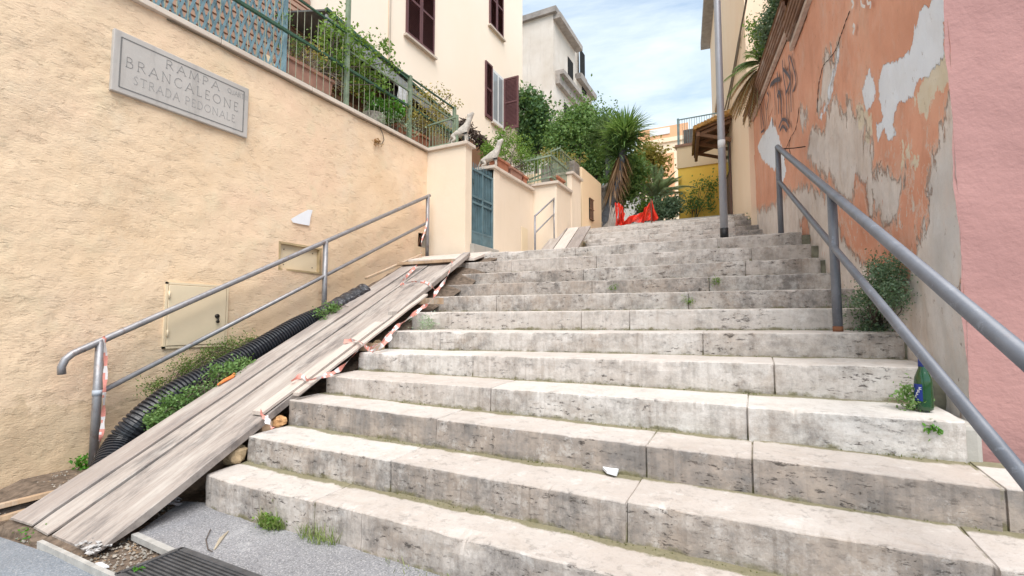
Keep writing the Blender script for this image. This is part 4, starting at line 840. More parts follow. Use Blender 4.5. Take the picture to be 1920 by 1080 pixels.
# bottle
bt=thing('beer_bottle','green glass beer bottle with blue label standing by the orange wall','bottle',(.705,2.99,.708))
m=MB(); m.lathe((.705,2.99,.708),[(.028,0),(.035,.006),(.0355,.02),(.0355,.135),(.033,.155),(.024,.18),(.0165,.20),(.0145,.235),(.0145,.262),(.0165,.264),(.0165,.276),(.013,.278)],28); m.build('glass',BOTT,bt,smooth=True)
m=MB(); m.lathe((.705,2.99,.708),[(.0170,.208),(.0155,.235),(.0152,.252)],24); m.build('neck_label',BLUE,bt,smooth=True)
m=MB(); K=12; c=(.705,2.99,.708)
for i in range(K+1):
    a=R(172+ i*78/K); 
    for z in (.045,.125): m.v.append((c[0]+.0364*math.cos(a),c[1]+.0364*math.sin(a),c[2]+z))
for i in range(K): m.f.append((2*i,2*i+2,2*i+3,2*i+1)); m.mi.append(0)
lb=m.build('label',BLUE,bt,smooth=True)
m=MB()
for i in range(4):
    a=R(196+i*11); z0=.050+.0*i
    for (dz,l) in ((0,.010),(.008,.004),(.016,.010)):
        p=Vector((c[0]+.0369*math.cos(a),c[1]+.0369*math.sin(a),c[2]+.062+i*.013)); m.bar(p+Vector((0,0,dz*.5)),p+Vector((-math.sin(a)*l,math.cos(a)*l,dz*.5)),.001,.003)
m.build('label_print',WHITE,bt)

# ---------------- lamp post ----------------
lp=thing('lamp_post','tall slim grey street lamp post with black foot at the top of the lower flight','lamp post',(-.318,6.22,2.12))
m=MB(); m.tube([(-.318,6.22,2.16),(-.318,6.22,3.6),(-.318,6.22,8.6)],[.044,.042,.034],16); m.build('pole',LAMPM,lp,smooth=True)
m=MB(); m.tube([(-.318,6.22,2.105),(-.318,6.22,2.24)],.047,16); m.build('foot_sleeve',simple('black_sleeve',(.02,.02,.022),.5),lp,smooth=True)
m=MB(); m.tube([(-.318,6.22,3.22),(-.318,6.22,3.32)],.0432,16); m.build('sticker',simple('pale_sticker',(.6,.6,.6)),lp,smooth=True)
m=MB(); m.tube([(-.318,6.22,8.6),(-.5,6.22,8.85),(-.9,6.22,8.9)],.03,10); m.build('arm',LAMPM,lp,smooth=True)
m=MB(); m.box((-1.35,6.12,8.84),(-.88,6.32,8.94)); m.build('lamp_head',LAMPM,lp,bevel=.03)

# ---------------- villa (cream) ----------------
XV=-7.5
vl=thing('cream_villa','tall cream villa with brown louvred shutters behind the garden','house',(-11,8,3.9))
m=MB(); m.box((-17,-4,3.5),(XV,15.58,17)); m.build('wall',CREAM,vl)
m=MB(); m.tube([(XV+.03,8.33,6.0),(XV+.03,8.33,17)],.03,8); m.build('downpipe',CREAM,vl,smooth=True)
def louvre(t,y0,y1,z0,z1,x,name='shutter',axis='y'):
    fr=.06
    m=MB(); sh=(lambda a,b,z,zz_:m.box((x,a,z),(x+.045,b,zz_))) if axis=='y' else (lambda a,b,z,zz_:m.box((a,x,z),(b,x+.045,zz_)))
    zm=z0+(z1-z0)*.52
    sh(y0,y0+fr,z0,z1); sh(y1-fr,y1,z0,z1); sh(y0+fr,y1-fr,z0,z0+fr*1.6); sh(y0+fr,y1-fr,z1-fr,z1); sh(y0+fr,y1-fr,zm-fr*.5,zm+fr*.5)
    s=m.build(name,SHUT,t)
    m=MB(); z=z0+fr*1.6+.02
    while z<z1-fr-.02:
        if abs(z-zm)>fr*.6:
            if axis=='y': m.hexa([(x+.004,y0+fr,z+.028),(x+.004,y1-fr,z+.028),(x+.012,y1-fr,z+.028),(x+.012,y0+fr,z+.028),(x+.034,y0+fr,z-.008),(x+.034,y1-fr,z-.008),(x+.042,y1-fr,z-.008),(x+.042,y0+fr,z-.008)])
            else: m.hexa([(y0+fr,x+.034,z+.028),(y1-fr,x+.034,z+.028),(y1-fr,x+.042,z+.028),(y0+fr,x+.042,z+.028),(y0+fr,x+.004,z-.008),(y1-fr,x+.004,z-.008),(y1-fr,x+.012,z-.008),(y0+fr,x+.012,z-.008)])
        z+=.045
    if axis=='y': m.box((x+.0,y0+fr,z0+fr),(x+.003,y1-fr,z1-fr))
    else: m.box((y0+fr,x+.020,z0+fr),(y1-fr,x+.023,z1-fr))
    m.build('slats',SHUT,s)
def shutters(y0,y1,z0,z1):
    ym=(y0+y1)/2; louvre(vl,y0,ym-.004,z0,z1,XV+.005); louvre(vl,ym+.004,y1,z0,z1,XV+.005)
    m=MB(); m.box((XV+.002,y0-.07,z0-.06),(XV+.10,y1+.07,z0-.005)); m.build('sill',COPE,vl)
shutters(8.93,10.07,8.17,10.1); shutters(13.06,14.0,10.78,12.7)
m=MB(); m.box((XV+.002,13.27,7.62),(XV+.02,14.04,9.42)); wv=m.build('window',WHITE,vl)
m=MB(); m.box((XV+.021,13.34,7.75),(XV+.024,13.62,9.32)); m.box((XV+.021,13.70,7.75),(XV+.024,13.97,9.32)); m.build('pane',GLASS,wv)
m=MB(); m.box((XV+.0,13.2,7.54),(XV+.10,14.11,7.60)); m.build('sill',COPE,vl)
louvre(vl,12.80,13.24,7.62,9.45,XV+.01); louvre(vl,XV+.02,-6.93,7.62,9.42,14.06,axis='x')
# terracotta blind at far left above the garden
rb=MB()
for k in range(44): rb.box((XV+.02,3.2,5.2+k*.11),(XV+.055,6.1,5.2+k*.11+.075))
rb.build('slatted_screen',simple('red_slats',(.46,.29,.21),.8,0,.15,4,.1),vl); m=MB(); m.box((XV+.004,3.2,5.15),(XV+.018,6.1,10.1)); m.build('screen_back',simple('pink_backing',(.62,.42,.32)),vl)
# garden terrace ground
sheet('garden_terrace',[(-7.5,-4,3.97),(-5.5,-4,3.97),(-5.5,9.3,3.97),(-4.4,9.3,3.5),(-4.4,10.6,3.5),(-6,16,3.9),(-7.5,16,3.97)],SOIL,.1)
# veranda: back boards, brown wall, awning
vr=thing('veranda','dark veranda lean-to with grey awning edge against the cream villa','veranda',(-6.8,8,3.97))
m=MB(); m.box((XV+.02,6.35,3.97),(XV+.06,12.95,6.55)); m.build('brown_back_wall',BRNW,vr)
m=MB()
for i in range(14): m.box((-6.9,5.55+i*.17,3.97),(-6.87,5.55+i*.17+.15,5.35))
m.build('board_screen',simple('warm_boards',(.22,.12,.07),.8,0,.35,4,.2),vr)
m=MB(); m.box((-6.6,4.6,3.97),(-6.55,5.55,5.2)); m.build('pale_panel',BEIGE,vr)
def aw(u,v): return Vector(PX(u,v,-6.2))
e1_=aw(610,20); e2_=aw(880,252); e3_=aw(918,288)
m=MB(); 
def back(p,dz=.35): return Vector((XV+.01,p.y,p.z+dz))
m.hexa([e1_,e2_,back(e2_),back(e1_),e1_+Vector((0,0,.03)),e2_+Vector((0,0,.03)),back(e2_)+Vector((0,0,.03)),back(e1_)+Vector((0,0,.03))]); m.build('awning_sheet',AWN,vr)
m=MB(); m.bar(e1_+Vector((.02,0,.03)),e2_+Vector((.02,0,.03)),.04,.05); m.build('awning_green_edge',GREEN,vr)
m=MB(); m.bar(e1_+Vector((.0,0,-.16)),e2_+Vector((.0,0,-.16)),.03,.22); m.build('awning_valance',simple('grey_valance',(.27,.29,.29),.6,0,.5,2,.2),vr)
m=MB(); m.bar(e1_+Vector((-.1,0,-.34)),e2_+Vector((-.1,0,-.34)),.03,.24); m.build('dark_strip',DARK,vr)  # near-black strip hung under the awning, behind the valance
# thatched ragged eave near the gate
m=MB(); rt=random.Random(5)
p0=Vector(PX(868,228,-5.9)); p1=Vector(PX(925,285,-5.9))
for k in range(420):
    t_=rt.random(); p=p0+(p1-p0)*t_+Vector((rt.uniform(-.25,.05),0,rt.uniform(-.02,.14))); q=p+Vector((rt.uniform(-.05,.12),rt.uniform(-.25,.25),rt.uniform(-.17,.02))); m.tube([p,q],rt.uniform(.004,.014),4)
m.build('thatch_eave',simple('dry_thatch',(.16,.12,.10),.95,0,.5,20,.5),vr)
m=MB(); m.tube([PX(872,245,-6.0),PX(890,248,-6.0),PX(905,262,-6.0),PX(912,300,-6.0)],.03,8); m.build('post',simple('veranda_post',(.28,.15,.09)),vr)

# ---------------- fence on the left wall ----------------
fc=thing('iron_fence','green iron fence with spiked pickets standing on the yellow retaining wall','fence',(XW,4.5,4.06))
xf=-4.97
for y,zt_ in ((2.0,5.15),(4.70,6.9),(6.06,5.17),(7.36,5.17)):
    m=MB(); m.bar((xf,y,4.06),(xf,y,zt_),.055,.055); m.build('post',GREENL if y>3 else GREEN,fc,bevel=.004)
for z,w_ in ((4.105,.035),(4.64,.05),(5.14,.035)):
    m=MB(); m.bar((xf,1.0,z),(xf,7.40,z),w_*.75,w_*.75 if z<5 else .025); m.build('rail',GREEN,fc,bevel=.003)
m=MB(); m.bar((xf,4.7,4.90),(xf,7.40,4.90),.025); m.build('rail',GREENL,fc)
for i in range(51):
    y=2.1+i*.105
    m=MB(); m.tube([(xf,y,4.06),(xf,y,4.98),(xf,y,5.06)],[.0045,.0045,.001],5,cap=False); m.build('picket',PICK,fc)
m=MB(); m.bar((-4.93,6.50,4.09),(-4.33,6.50,4.09),.025); m.bar((-4.93,6.50,4.48),(-4.33,6.50,4.52),.025); m.bar((-4.33,6.5,4.06),(-4.33,6.5,4.55),.03); m.build('return_rail',GREENL,fc)
for i in range(9): m=MB(); y=-4.90+i*.068; m.tube([(y,6.50,4.06),(y,6.50,4.46)],.006,5); m.build('return_picket',GREENL,fc)
# blue lattice
lt=thing('lattice_panel','faded blue wooden lattice trellis behind the green fence','lattice',(-5.06,3,4.07))
m=MB(); y0,y1,z0,z1=1.6,3.78,4.08,5.9
for k in range(-22,30):
    for sgn in (1,-1):
        ya=y0+k*.085; za=z0 if sgn>0 else z1; yb=ya+ (z1-z0)*.30; zb_=z1 if sgn>0 else z0
        t0=max(0,(y0-ya)/(yb-ya)); t1=min(1,(y1-ya)/(yb-ya))
        if t1<=t0: continue
        P=Vector((-5.06+.006*sgn,ya+(yb-ya)*t0,za+(zb_-za)*t0)); Q=Vector((-5.06+.006*sgn,ya+(yb-ya)*t1,za+(zb_-za)*t1))
        m.bar(P,Q,.008,.026,up=(0,1,0))
m.build('laths',LATT,lt); m=MB(); m.bar((-5.06,y1,z0),(-5.06,y1,z1),.04,.05); m.build('edge_post',LATT,lt)

# planters and plants on the terrace
def planter(label,c,L_,W,H,mat,ori='y',group='terracotta planters behind the fences'):
    m=MB(); x,y,z=c; a=(W/2,L_/2) if ori=='y' else (L_/2,W/2); k=.88
    m.hexa([(x-a[0]*k,y-a[1]*k,z),(x+a[0]*k,y-a[1]*k,z),(x+a[0]*k,y+a[1]*k,z),(x-a[0]*k,y+a[1]*k,z),(x-a[0],y-a[1],z+H),(x+a[0],y-a[1],z+H),(x+a[0],y+a[1],z+H),(x-a[0],y+a[1],z+H)])
    t=thing('planter_box',label,'planter',(x,y,z),group); m.build('trough',mat,t,bevel=.008)
    m=MB(); r_=.02
    m.box((x-a[0]-r_,y-a[1]-r_,z+H-.03),(x+a[0]+r_,y-a[1]+.01,z+H+.012)); m.box((x-a[0]-r_,y+a[1]-.01,z+H-.03),(x+a[0]+r_,y+a[1]+r_,z+H+.012)); m.box((x-a[0]-r_,y-a[1]+.01,z+H-.03),(x-a[0]+.01,y+a[1]-.01,z+H+.012)); m.box((x+a[0]-.01,y-a[1]+.01,z+H-.03),(x+a[0]+r_,y+a[1]-.01,z+H+.012)); m.build('rim',mat,t)
    m=MB(); m.box((x-a[0]+.01,y-a[1]+.01,z+H-.06),(x+a[0]-.01,y+a[1]-.01,z+H-.02)); m.build('soil',SOIL,t); return t
planter('long dusty clay planter box behind the fence next to the blue lattice',(-5.18,4.19,4.0),.72,.24,.40,TERRB)
planter('orange terracotta planter box behind the fence near the wall corner',(-5.14,6.12,4.0),.50,.22,.30,TERRA)
planter('small terracotta box behind the fence under the tall green post',(-5.5,6.9,4.2),.5,.22,.35,TERRA)
planter('terracotta box behind the stone dog on the right gate pier',(-4.33,7.95,3.93),.45,.2,.26,TERRA)
planter('long brown planter box on the garden wall between the two terracotta ones',(-4.33,8.52,3.93),.52,.2,.24,TERRB)
planter('terracotta pot at the far end of the garden wall',(-4.32,8.93,3.93),.18,.18,.22,TERRA)
planter('terracotta box on the stepped garden wall behind the green railings',(-3.8,9.65,4.035),.45,.16,.2,TERRA)
m=MB(); m.lathe((-5.15,5.42,4.03),[(.13,0),(.17,.06),(.18,.24),(.17,.26)],16); tag(m.build('wicker_basket',simple('wicker',(.36,.33,.29),.9,0,.5,30,.7)),'grey wicker pot behind the fence holding a bright green plant','basket')
m=MB(); m.box((-5.12,4.82,4.03),(-5.03,5.15,4.13)); tag(m.build('dark_trough',simple('dark_green_trough',(.03,.06,.045)),None,bevel=.01),'low dark green trough on the wall behind the fence','trough')
# cloth hanging
m=MB(); P=[PX(*q,-5.6) for q in [(748,160),(762,165),(764,190),(758,200),(748,196),(745,180)]]; m.prism(P,(.02,0,0)); tag(m.build('white_cloth',simple('white_cloth_weave',(.6,.62,.64),.8,0,.3,20,.4)),'white cloth hanging behind the fence pickets','cloth')

def stems(m,base,tips,r=.008,rs=random.Random(3)):
    for tp_ in tips:
        b=Vector(base)+Vector((rs.uniform(-.03,.03),rs.uniform(-.03,.03),0)); t_=Vector(tp_); md=(b+t_)/2+Vector((rs.uniform(-.08,.08),rs.uniform(-.08,.08),rs.uniform(-.02,.1)))
        m.tube(catmull([b,md,t_],4),r,5)
def plant(name,label,cat,blobs,n,size,mat,base=None,stem_r=.008,stem_mat=None,group=None,ns=10,**k):
    b0=Vector(blobs[0][:3]); base=Vector(base) if base is not None else Vector((b0.x,b0.y,b0.z-blobs[0][5]))
    t=thing(name,label,cat,tuple(base),group); rs=random.Random(k.get('seed',1)); m=MB(); tips=[]
    for i in range(ns):
        B=rs.choice(blobs); tips.append((B[0]+rs.uniform(-.7,.7)*B[3],B[1]+rs.uniform(-.7,.7)*B[4],B[2]+rs.uniform(-.6,.8)*B[5]))
    stems(m,base,tips,stem_r,rs); m.build('stems',stem_mat or BARK,t); leaves('foliage',blobs,n,size,mat,t,**k); return t
def bx(x,*q): # px boxes -> ellipsoids on plane x, q: (u,v,ru,rv) px
    o=[]
    for u,v,ru,rv in q:
        c=PX(u,v,x); e=PX(u+ru,v,x); g=PX(u,v-rv,x); o.append((c[0],c[1],c[2],min(.25,abs(e[1]-c[1])*.8+.05),abs(e[1]-c[1]),abs(g[2]-c[2])))
    return o
plant('climbing_shrub','light green leafy shrub growing through the fence beside the tall post','shrub',bx(-5.1,(625,85,28,55),(665,120,40,45),(700,110,38,35),(690,155,30,22),(640,55,12,28)),3000,.055,LF_L,base=(-5.15,4.4,4.3),clumps=90,spread=.16,seed=11,ns=26,stem_r=.006)
plant('dry_shrub','tangle of dry twigs in the long clay planter behind the fence','shrub',bx(-5.12,(600,125,35,28),(640,165,22,22),(570,105,25,20)),500,.035,LF_Y,base=(-5.18,4.2,4.36),clumps=40,spread=.14,seed=12,ns=60,stem_r=.004,stem_mat=simple('grey_twig',(.33,.27,.22)))
plant('planter_sprigs','small green sprigs behind the pale fence next to the blue lattice','sprigs',bx(-5.12,(545,85,16,12),(530,35,10,10)),420,.035,LF_M,base=(-5.15,3.95,4.4),clumps=14,spread=.1,seed=13,ns=8,stem_r=.004)
plant('basil_plant','bright green bushy plant in the wicker pot behind the fence','potted plant',bx(-5.08,(715,198,26,12),(735,210,16,12),(700,195,12,10)),900,.06,LF_V,base=(-5.15,5.42,4.25),clumps=26,spread=.09,seed=14,ns=8,el=1.6,stem_r=.004)
plant('straggly_plant','thin yellow green plants in the orange planter near the wall corner','potted plant',bx(-5.05,(790,225,26,16),(815,240,24,14),(770,215,18,12),(840,250,14,10)),1600,.035,LF_Y,base=(-5.1,6.15,4.3),clumps=50,spread=.14,seed=15,ns=30,stem_r=.004)
plant('straggly_plant','pale green weeds between the wicker pot and the orange planter','potted plant',bx(-5.05,(735,235,22,18),(755,245,20,10),(700,215,16,18)),800,.035,LF_S,base=(-5.1,5.7,4.1),clumps=30,spread=.12,seed=16,ns=22,stem_r=.004)
plant('flowering_plant','orange yellow leafy plant behind the fence by the stone dog','potted plant',bx(-5.5,(825,225,18,16),(800,190,30,12),(840,190,16,10)),900,.05,LF_Y,base=(-5.5,6.9,4.5),clumps=40,spread=.16,seed=17,ns=14,stem_r=.005)
plant('lush_shrub','bright yellow green shrub behind the stone dog above the blue gate','shrub',bx(-5.2,(935,275,14,20),(925,285,12,14),(945,262,12,12)),1400,.06,LF_L,base=(-5.2,8.9,4.1),clumps=40,spread=.16,seed=18,ns=10)
plant('hedge_plant','green and yellow trailing plants in the planters right of the stone dog','shrub',bx(-4.4,(962,285,18,22),(985,300,18,20),(975,265,14,10),(1005,305,12,14)),2600,.04,LF_L,base=(-4.35,8.4,4.15),clumps=70,spread=.14,seed=19,ns=26,stem_r=.005)
plant('dry_fern','pale dry grass and brown fern tuft above the stepped garden wall','fern',bx(-3.95,(1040,300,18,10),(1060,300,14,10),(1085,300,8,8)),700,.07,LF_Y,base=(-3.9,10.1,4.1),clumps=30,spread=.16,seed=20,ns=14,stem_r=.006,el=5)
# second railing on the garden wall
rl=thing('garden_railing','pale green iron railing around the upper terrace above the garden wall','railing',(-4.3,9.2,4.0))
def railseg(a,b,h0,h1,n):
    a=Vector(a); b=Vector(b); m=MB(); m.bar(a+Vector((0,0,h1)),b+Vector((0,0,h1)),.04,.03); m.bar(a+Vector((0,0,h0)),b+Vector((0,0,h0)),.03,.03); m.build('rail',GREENL,rl)
    m=MB()
    for i in range(n+1): p=a+(b-a)*(i/n); m.tube([p,p+Vector((0,0,h1+.06))],.008,5)
    m.build('pickets',GREENL,rl)
k1=PX(998,300,-4.4); k2=PY(1023,283,9.9); 
railseg((-4.38,9.0,3.98),(-3.75,9.2,4.1),.06,.52,9); railseg((-3.75,9.2,4.1),(-3.72,10.0,4.05),.06,.50,12)
railseg((-4.6,9.9,4.3),(-3.9,10.1,4.55),.1,.55,10); railseg((-3.9,10.1,4.55),(-3.8,11.6,4.4),.1,.5,16)

# stone dogs: skin-modifier bodies
def skin_fig(name,label,loc,rz_,sc,verts,edges,radii):
    me=bpy.data.meshes.new(name); me.from_pydata([Vector(v)*sc for v in verts],edges,[]); o=bpy.data.objects.new(name,me); COL.objects.link(o)
    md=o.modifiers.new('skin','SKIN'); md.use_smooth_shade=True; sb=o.modifiers.new('sub','SUBSURF'); sb.levels=2; sb.render_levels=2
    for i,r_ in enumerate(radii): me.skin_vertices[0].data[i].radius=((r_*sc,)*2 if not isinstance(r_,tuple) else (r_[0]*sc,r_[1]*sc))
    me.skin_vertices[0].data[0].use_root=True
    dg=bpy.context.evaluated_depsgraph_get(); ev=o.evaluated_get(dg); m2=bpy.data.meshes.new_from_object(ev); m2.materials.clear(); m2.materials.append(STATUE)
    o.modifiers.clear(); o.data=m2; o.location=loc; o.rotation_euler=(0,0,rz_); WLOC[o.name]=Vector(loc); return o
# howling dog, facing +x: hips, chest, neck, head thrown up
dv=[(-.20,0,.27),(-.05,0,.34),(.10,0,.41),(.165,0,.53),(.20,0,.65),(.235,0,.745),(.33,0,.86),
    (.12,.06,.30),(.13,.06,.15),(.13,.06,.02),(.19,.06,.012),(.12,-.06,.30),(.13,-.06,.15),(.13,-.06,.02),(.19,-.06,.012),
    (-.23,.08,.19),(-.15,.09,.11),(-.26,.09,.07),(-.25,.09,.015),(-.18,.09,.01),(-.23,-.08,.19),(-.15,-.09,.11),(-.26,-.09,.07),(-.25,-.09,.015),(-.18,-.09,.01),
    (-.31,0,.18),(-.37,0,.05),(.165,.045,.80),(.165,-.045,.80)]
de=[(0,1),(1,2),(2,3),(3,4),(4,5),(5,6),(2,7),(7,8),(8,9),(9,10),(2,11),(11,12),(12,13),(13,14),(0,15),(15,16),(16,17),(17,18),(18,19),(0,20),(20,21),(21,22),(22,23),(23,24),(0,25),(25,26),(5,27),(5,28)]
dr=[.11,.10,.125,.09,.07,.075,.035,.045,.034,.028,.026,.045,.034,.028,.026,.07,.05,.032,.027,.024,.07,.05,.032,.027,.024,.028,.016,.018,.018]
d1=skin_fig('stone_dog','', (-4.28,6.56,4.06),R(15),.62,dv,de,dr); tag(d1,'weathered stone howling dog statue at the fence end on the left gate pier','statue','stone dogs on the gate piers')
d2=skin_fig('stone_dog','', (-4.28,7.56,3.93),R(25),.66,dv,de,dr); tag(d2,'weathered stone howling dog statue on the pier right of the blue gate','statue','stone dogs on the gate piers')
for d,l in ((d1,(-4.22,6.56,4.056)),(d2,(-4.26,7.56,3.926))):
    pass

# ---------------- right ochre building ----------------
dF=Vector((-.13,1,0)).normalized(); nF=Vector((-1,-.13,0)).normalized(); f0=Vector((-.06,10.5,0))
def fp(s,z,o=0.): # s world y along facade
    p=f0+Vector((-.13,1,0))*(s-10.5)+nF*o; return Vector((p.x,p.y,z))
ob_=thing('ochre_building','tall ochre yellow building with porch behind the orange wall','building',tuple(fp(15,2.5)))
m=MB(); m.hexa([fp(10.3,2,0),fp(20.5,2,0),fp(20.5,2,-8),fp(10.3,2,-8),fp(10.3,12.4,0),fp(20.5,12.4,0),fp(20.5,12.4,-8),fp(10.3,12.4,-8)]); m.build('wall',RYEL,ob_)
m=MB(); m.hexa([fp(10.2,12.4,.35),fp(20.8,12.4,.35),fp(20.8,12.4,-8),fp(10.2,12.4,-8),fp(10.2,12.7,.35),fp(20.8,12.7,.35),fp(20.8,12.7,-8),fp(10.2,12.7,-8)]); m.build('eaves',simple('grey_eaves',(.33,.30,.28)),ob_)
m=MB(); m.hexa([fp(15.4,8.2,.01),fp(16.9,8.2,.01),fp(16.9,8.2,.07),fp(15.4,8.2,.07),fp(15.4,10.6,.01),fp(16.9,10.6,.01),fp(16.9,10.6,.07),fp(15.4,10.6,.07)]); m.build('shutter',simple('blue_grey_shutter',(.09,.10,.14)),ob_)
m=MB(); m.hexa([fp(15.3,8.05,.01),fp(17,8.05,.01),fp(17,8.05,.14),fp(15.3,8.05,.14),fp(15.3,8.2,.01),fp(17,8.2,.01),fp(17,8.2,.14),fp(15.3,8.2,.14)]); m.build('sill',simple('ochre_sill',(.5,.33,.16)),ob_)
m=MB(); m.hexa([fp(13.7,3.6,.01),fp(14.6,3.6,.01),fp(14.6,3.6,.05),fp(13.7,3.6,.05),fp(13.7,6.0,.01),fp(14.6,6.0,.01),fp(14.6,6.0,.05),fp(13.7,6.0,.05)]); m.build('door',simple('brown_door',(.16,.09,.07)),ob_)
m=MB(); m.hexa([fp(13.75,5.1,.055),fp(14.5,5.1,.055),fp(14.5,5.1,.07),fp(13.75,5.1,.07),fp(13.75,5.9,.055),fp(14.5,5.9,.055),fp(14.5,5.9,.07),fp(13.75,5.9,.07)]); m.build('door_glass',simple('green_glass',(.08,.13,.10),.2),ob_)
# cables on the facade
m=MB()
for o_ in (0,1): m.tube(catmull([Vector(PFB(*q))+nF*.04 for q in [(1362+o_*5,205),(1375+o_*3,150),(1388+o_*2,80),(1392,60),(1402,10),(1406,-20)]],6),.02,6)
m.build('cables',simple('cable_grey',(.22,.19,.15)),ob_)
# porch roof
po=thing('porch_roof','wooden porch canopy with mossy tiles on the ochre building','porch roof',tuple(fp(13.6,6)))
def pr_(s,z,o): return fp(s,z,o)
A1=Vector(PFB(1372,205)); sA=13.1; sB=15.2
Ro=.88
top0=pr_(sA,6.50,0); 
m=MB(); m.hexa([pr_(sA,6.30,0),pr_(sB,6.45,0),pr_(sB,6.02,Ro),pr_(sA,6.02,Ro),pr_(sA,6.36,0),pr_(sB,6.51,0),pr_(sB,6.08,Ro),pr_(sA,6.08,Ro)]); m.build('boards',ROOFW,po)
m=MB(); m.hexa([pr_(sA-.03,6.37,0),pr_(sB,6.52,0),pr_(sB,6.09,Ro+.06),pr_(sA-.03,6.09,Ro+.06),pr_(sA-.03,6.46,0),pr_(sB,6.61,0),pr_(sB,6.18,Ro+.06),pr_(sA-.03,6.18,Ro+.06)]); 
for k in range(12):
    o=k*Ro/11; zz_=6.46-(.33)*k/11; m.tube([pr_(sA-.07,zz_+.01,o),pr_(sA+.3,zz_+.03,o)],.055,8)
m.build('tiles',ROOFT,po)
m=MB()
for s_ in (sA+.1,sA+.8,sA+1.6): m.bar(pr_(s_,5.75,.03),pr_(s_,5.98,Ro-.1),.06,.08); m.bar(pr_(s_,6.24,.03),pr_(s_,5.96,Ro-.02),.07,.08)
m.bar(pr_(sA,5.97,Ro-.06),pr_(sB,5.97,Ro-.06),.08,.12); m.build('brackets',simple('porch_beam',(.20,.10,.05)),po)
# ---------------- yellow house at the end ----------------
yh=thing('yellow_house','low yellow and beige house end wall closing the top of the stairs','house',(-1.5,16.5,3.9))
m=MB(); m.box((-2.13,16,3),(-.75,22,6.05)); m.build('lower_wall',YELB,yh); m=MB(); m.box((-2.15,15.97,6.05),(-.72,22,6.74)); m.build('upper_band',BEIGE,yh)
m=MB(); m.box((-2.2,15.93,6.74),(-.72,22,6.82)); m.build('parapet',simple('brown_parapet',(.35,.2,.14)),yh)
tr=thing('roof_railing','thin pale railing on the roof of the yellow house','railing',(-1.6,16.1,6.82))
m=MB(); m.bar((-2.12,16.05,7.68),(-.75,16.05,7.68),.03); m.bar((-2.1,16.05,6.82),(-2.1,16.05,7.72),.06); m.build('frame',simple('teal_rail',(.25,.36,.38)),tr)
m=MB(); 
for i in range(18): m.tube([(-2.05+i*.075,16.05,6.82),(-2.05+i*.075,16.05,7.68)],.007,4)
m.build('bars',simple('teal_rail',(.25,.36,.38)),tr)
m=MB(); m.box((-1.98,16.3,6.82),(-1.62,16.6,7.42)); tag(m.build('roof_box',simple('rust_grey_box',(.22,.19,.18),.8,0,.4,6,.4),None,bevel=.02),'dark grey box on the roof behind the pale railing','roof box')
# climbing rose
def by(y,*q):
    o=[]
    for u,v,ru,rv in q:
        c=PY(u,v,y); e=PY(u+ru,v,y); g=PY(u,v-rv,y); o.append((c[0],c[1],c[2],abs(e[0]-c[0]),min(.5,abs(e[0]-c[0])*.8),abs(g[2]-c[2])))
    return o
plant('climbing_rose','sparse dark green climbing rose on the yellow house wall','climbing plant',by(15.75,(1300,370,12,14),(1308,385,14,8),(1328,375,8,18),(1335,345,6,8),(1310,345,12,10),(1290,395,8,5)),900,.075,LF_M,base=(-1.7,15.75,3.9),clumps=40,spread=.20,seed=31,ns=9,stem_r=.008)
# far orange building
ob2=thing('orange_building','distant orange apartment house with roof terrace above the palm','building',(-5,31,6))
m=MB(); m.box((-6.3,30,5),(-3.4,36,12.1)); m.build('wall',RYEL,ob2)
m=MB(); m.box((-6.4,29.9,12.1),(-3.3,36,12.35)); m.build('cornice',RYEL,ob2)
m=MB(); m.box((-5.4,29.96,8.5),(-4.2,30.0,11.4)); m.build('panel',ORB,ob2); m=MB(); m.box((-6.35,29.95,12.35),(-3.35,30.1,13.1)); m.build('parapet',ORB,ob2)
m=MB(); m.box((-5.6,29.9,12.6),(-4.4,29.94,13.0)); m.build('banner',WHITE,ob2)
# white house glimpsed at the end
wh_=thing('white_house','small white house glimpsed between the tree and the red net','house',(-4.6,20,4))
m=MB(); c1=PY(1160,360,19.); c2=PY(1198,360,19.); zt_=PY(1195,362,19.)[2]; m.prism([(c1[0],19,3.5),(c2[0],19,3.5),(c2[0],19,zt_),(c1[0],19,zt_+.9)],(0,3,0)); m.build('wall',WHITE,wh_)
m=MB(); m.bar((c1[0],18.9,zt_+1.0),(c2[0]+.3,18.9,zt_-.05),.3,.12); m.build('roof_edge',simple('white_house_roof',(.25,.24,.25)),wh_)
m=MB(); m.box((c1[0]+.45,18.93,4),(c1[0]+.6,18.98,5.2)); m.build('door',simple('blue_grey_door',(.2,.26,.30)),wh_)
# ---------------- tall grey palazzo ----------------
gb=thing('grey_palazzo','tall weathered grey apartment building with balcony cornices against the sky','building',(-13,28,5))
m=MB(); m.box((-19,24,4),(-9.65,27.6,18.3)); m.box((-18,27.6,4),(-9.65,31,16.3)); m.box((-17,27.6,16.3),(-9.85,29.0,18.9)); m.build('wall',GREYB,gb)
m=MB(); m.box((-19.2,23.8,18.3),(-9.4,27.8,18.62)); m.box((-18,27.8,16.3),(-9.35,31.2,16.65)); m.box((-17,27.8,18.9),(-9.7,29.2,19.1)); m.build('cornice',simple('dark_cornice',(.30,.27,.25),.9,0,.3,2,.4),gb)
m=MB(); m.box((-9.65,24.0,18.0),(-9.2,27.8,18.3)); m.box((-9.65,24.3,14.9),(-9.15,30.6,15.15)); m.box((-9.65,24.3,14.4),(-9.40,30.6,14.9)); m.build('balcony_slab',simple('brown_grey_slab',(.36,.32,.29),.9,0,.3,3,.4),gb)
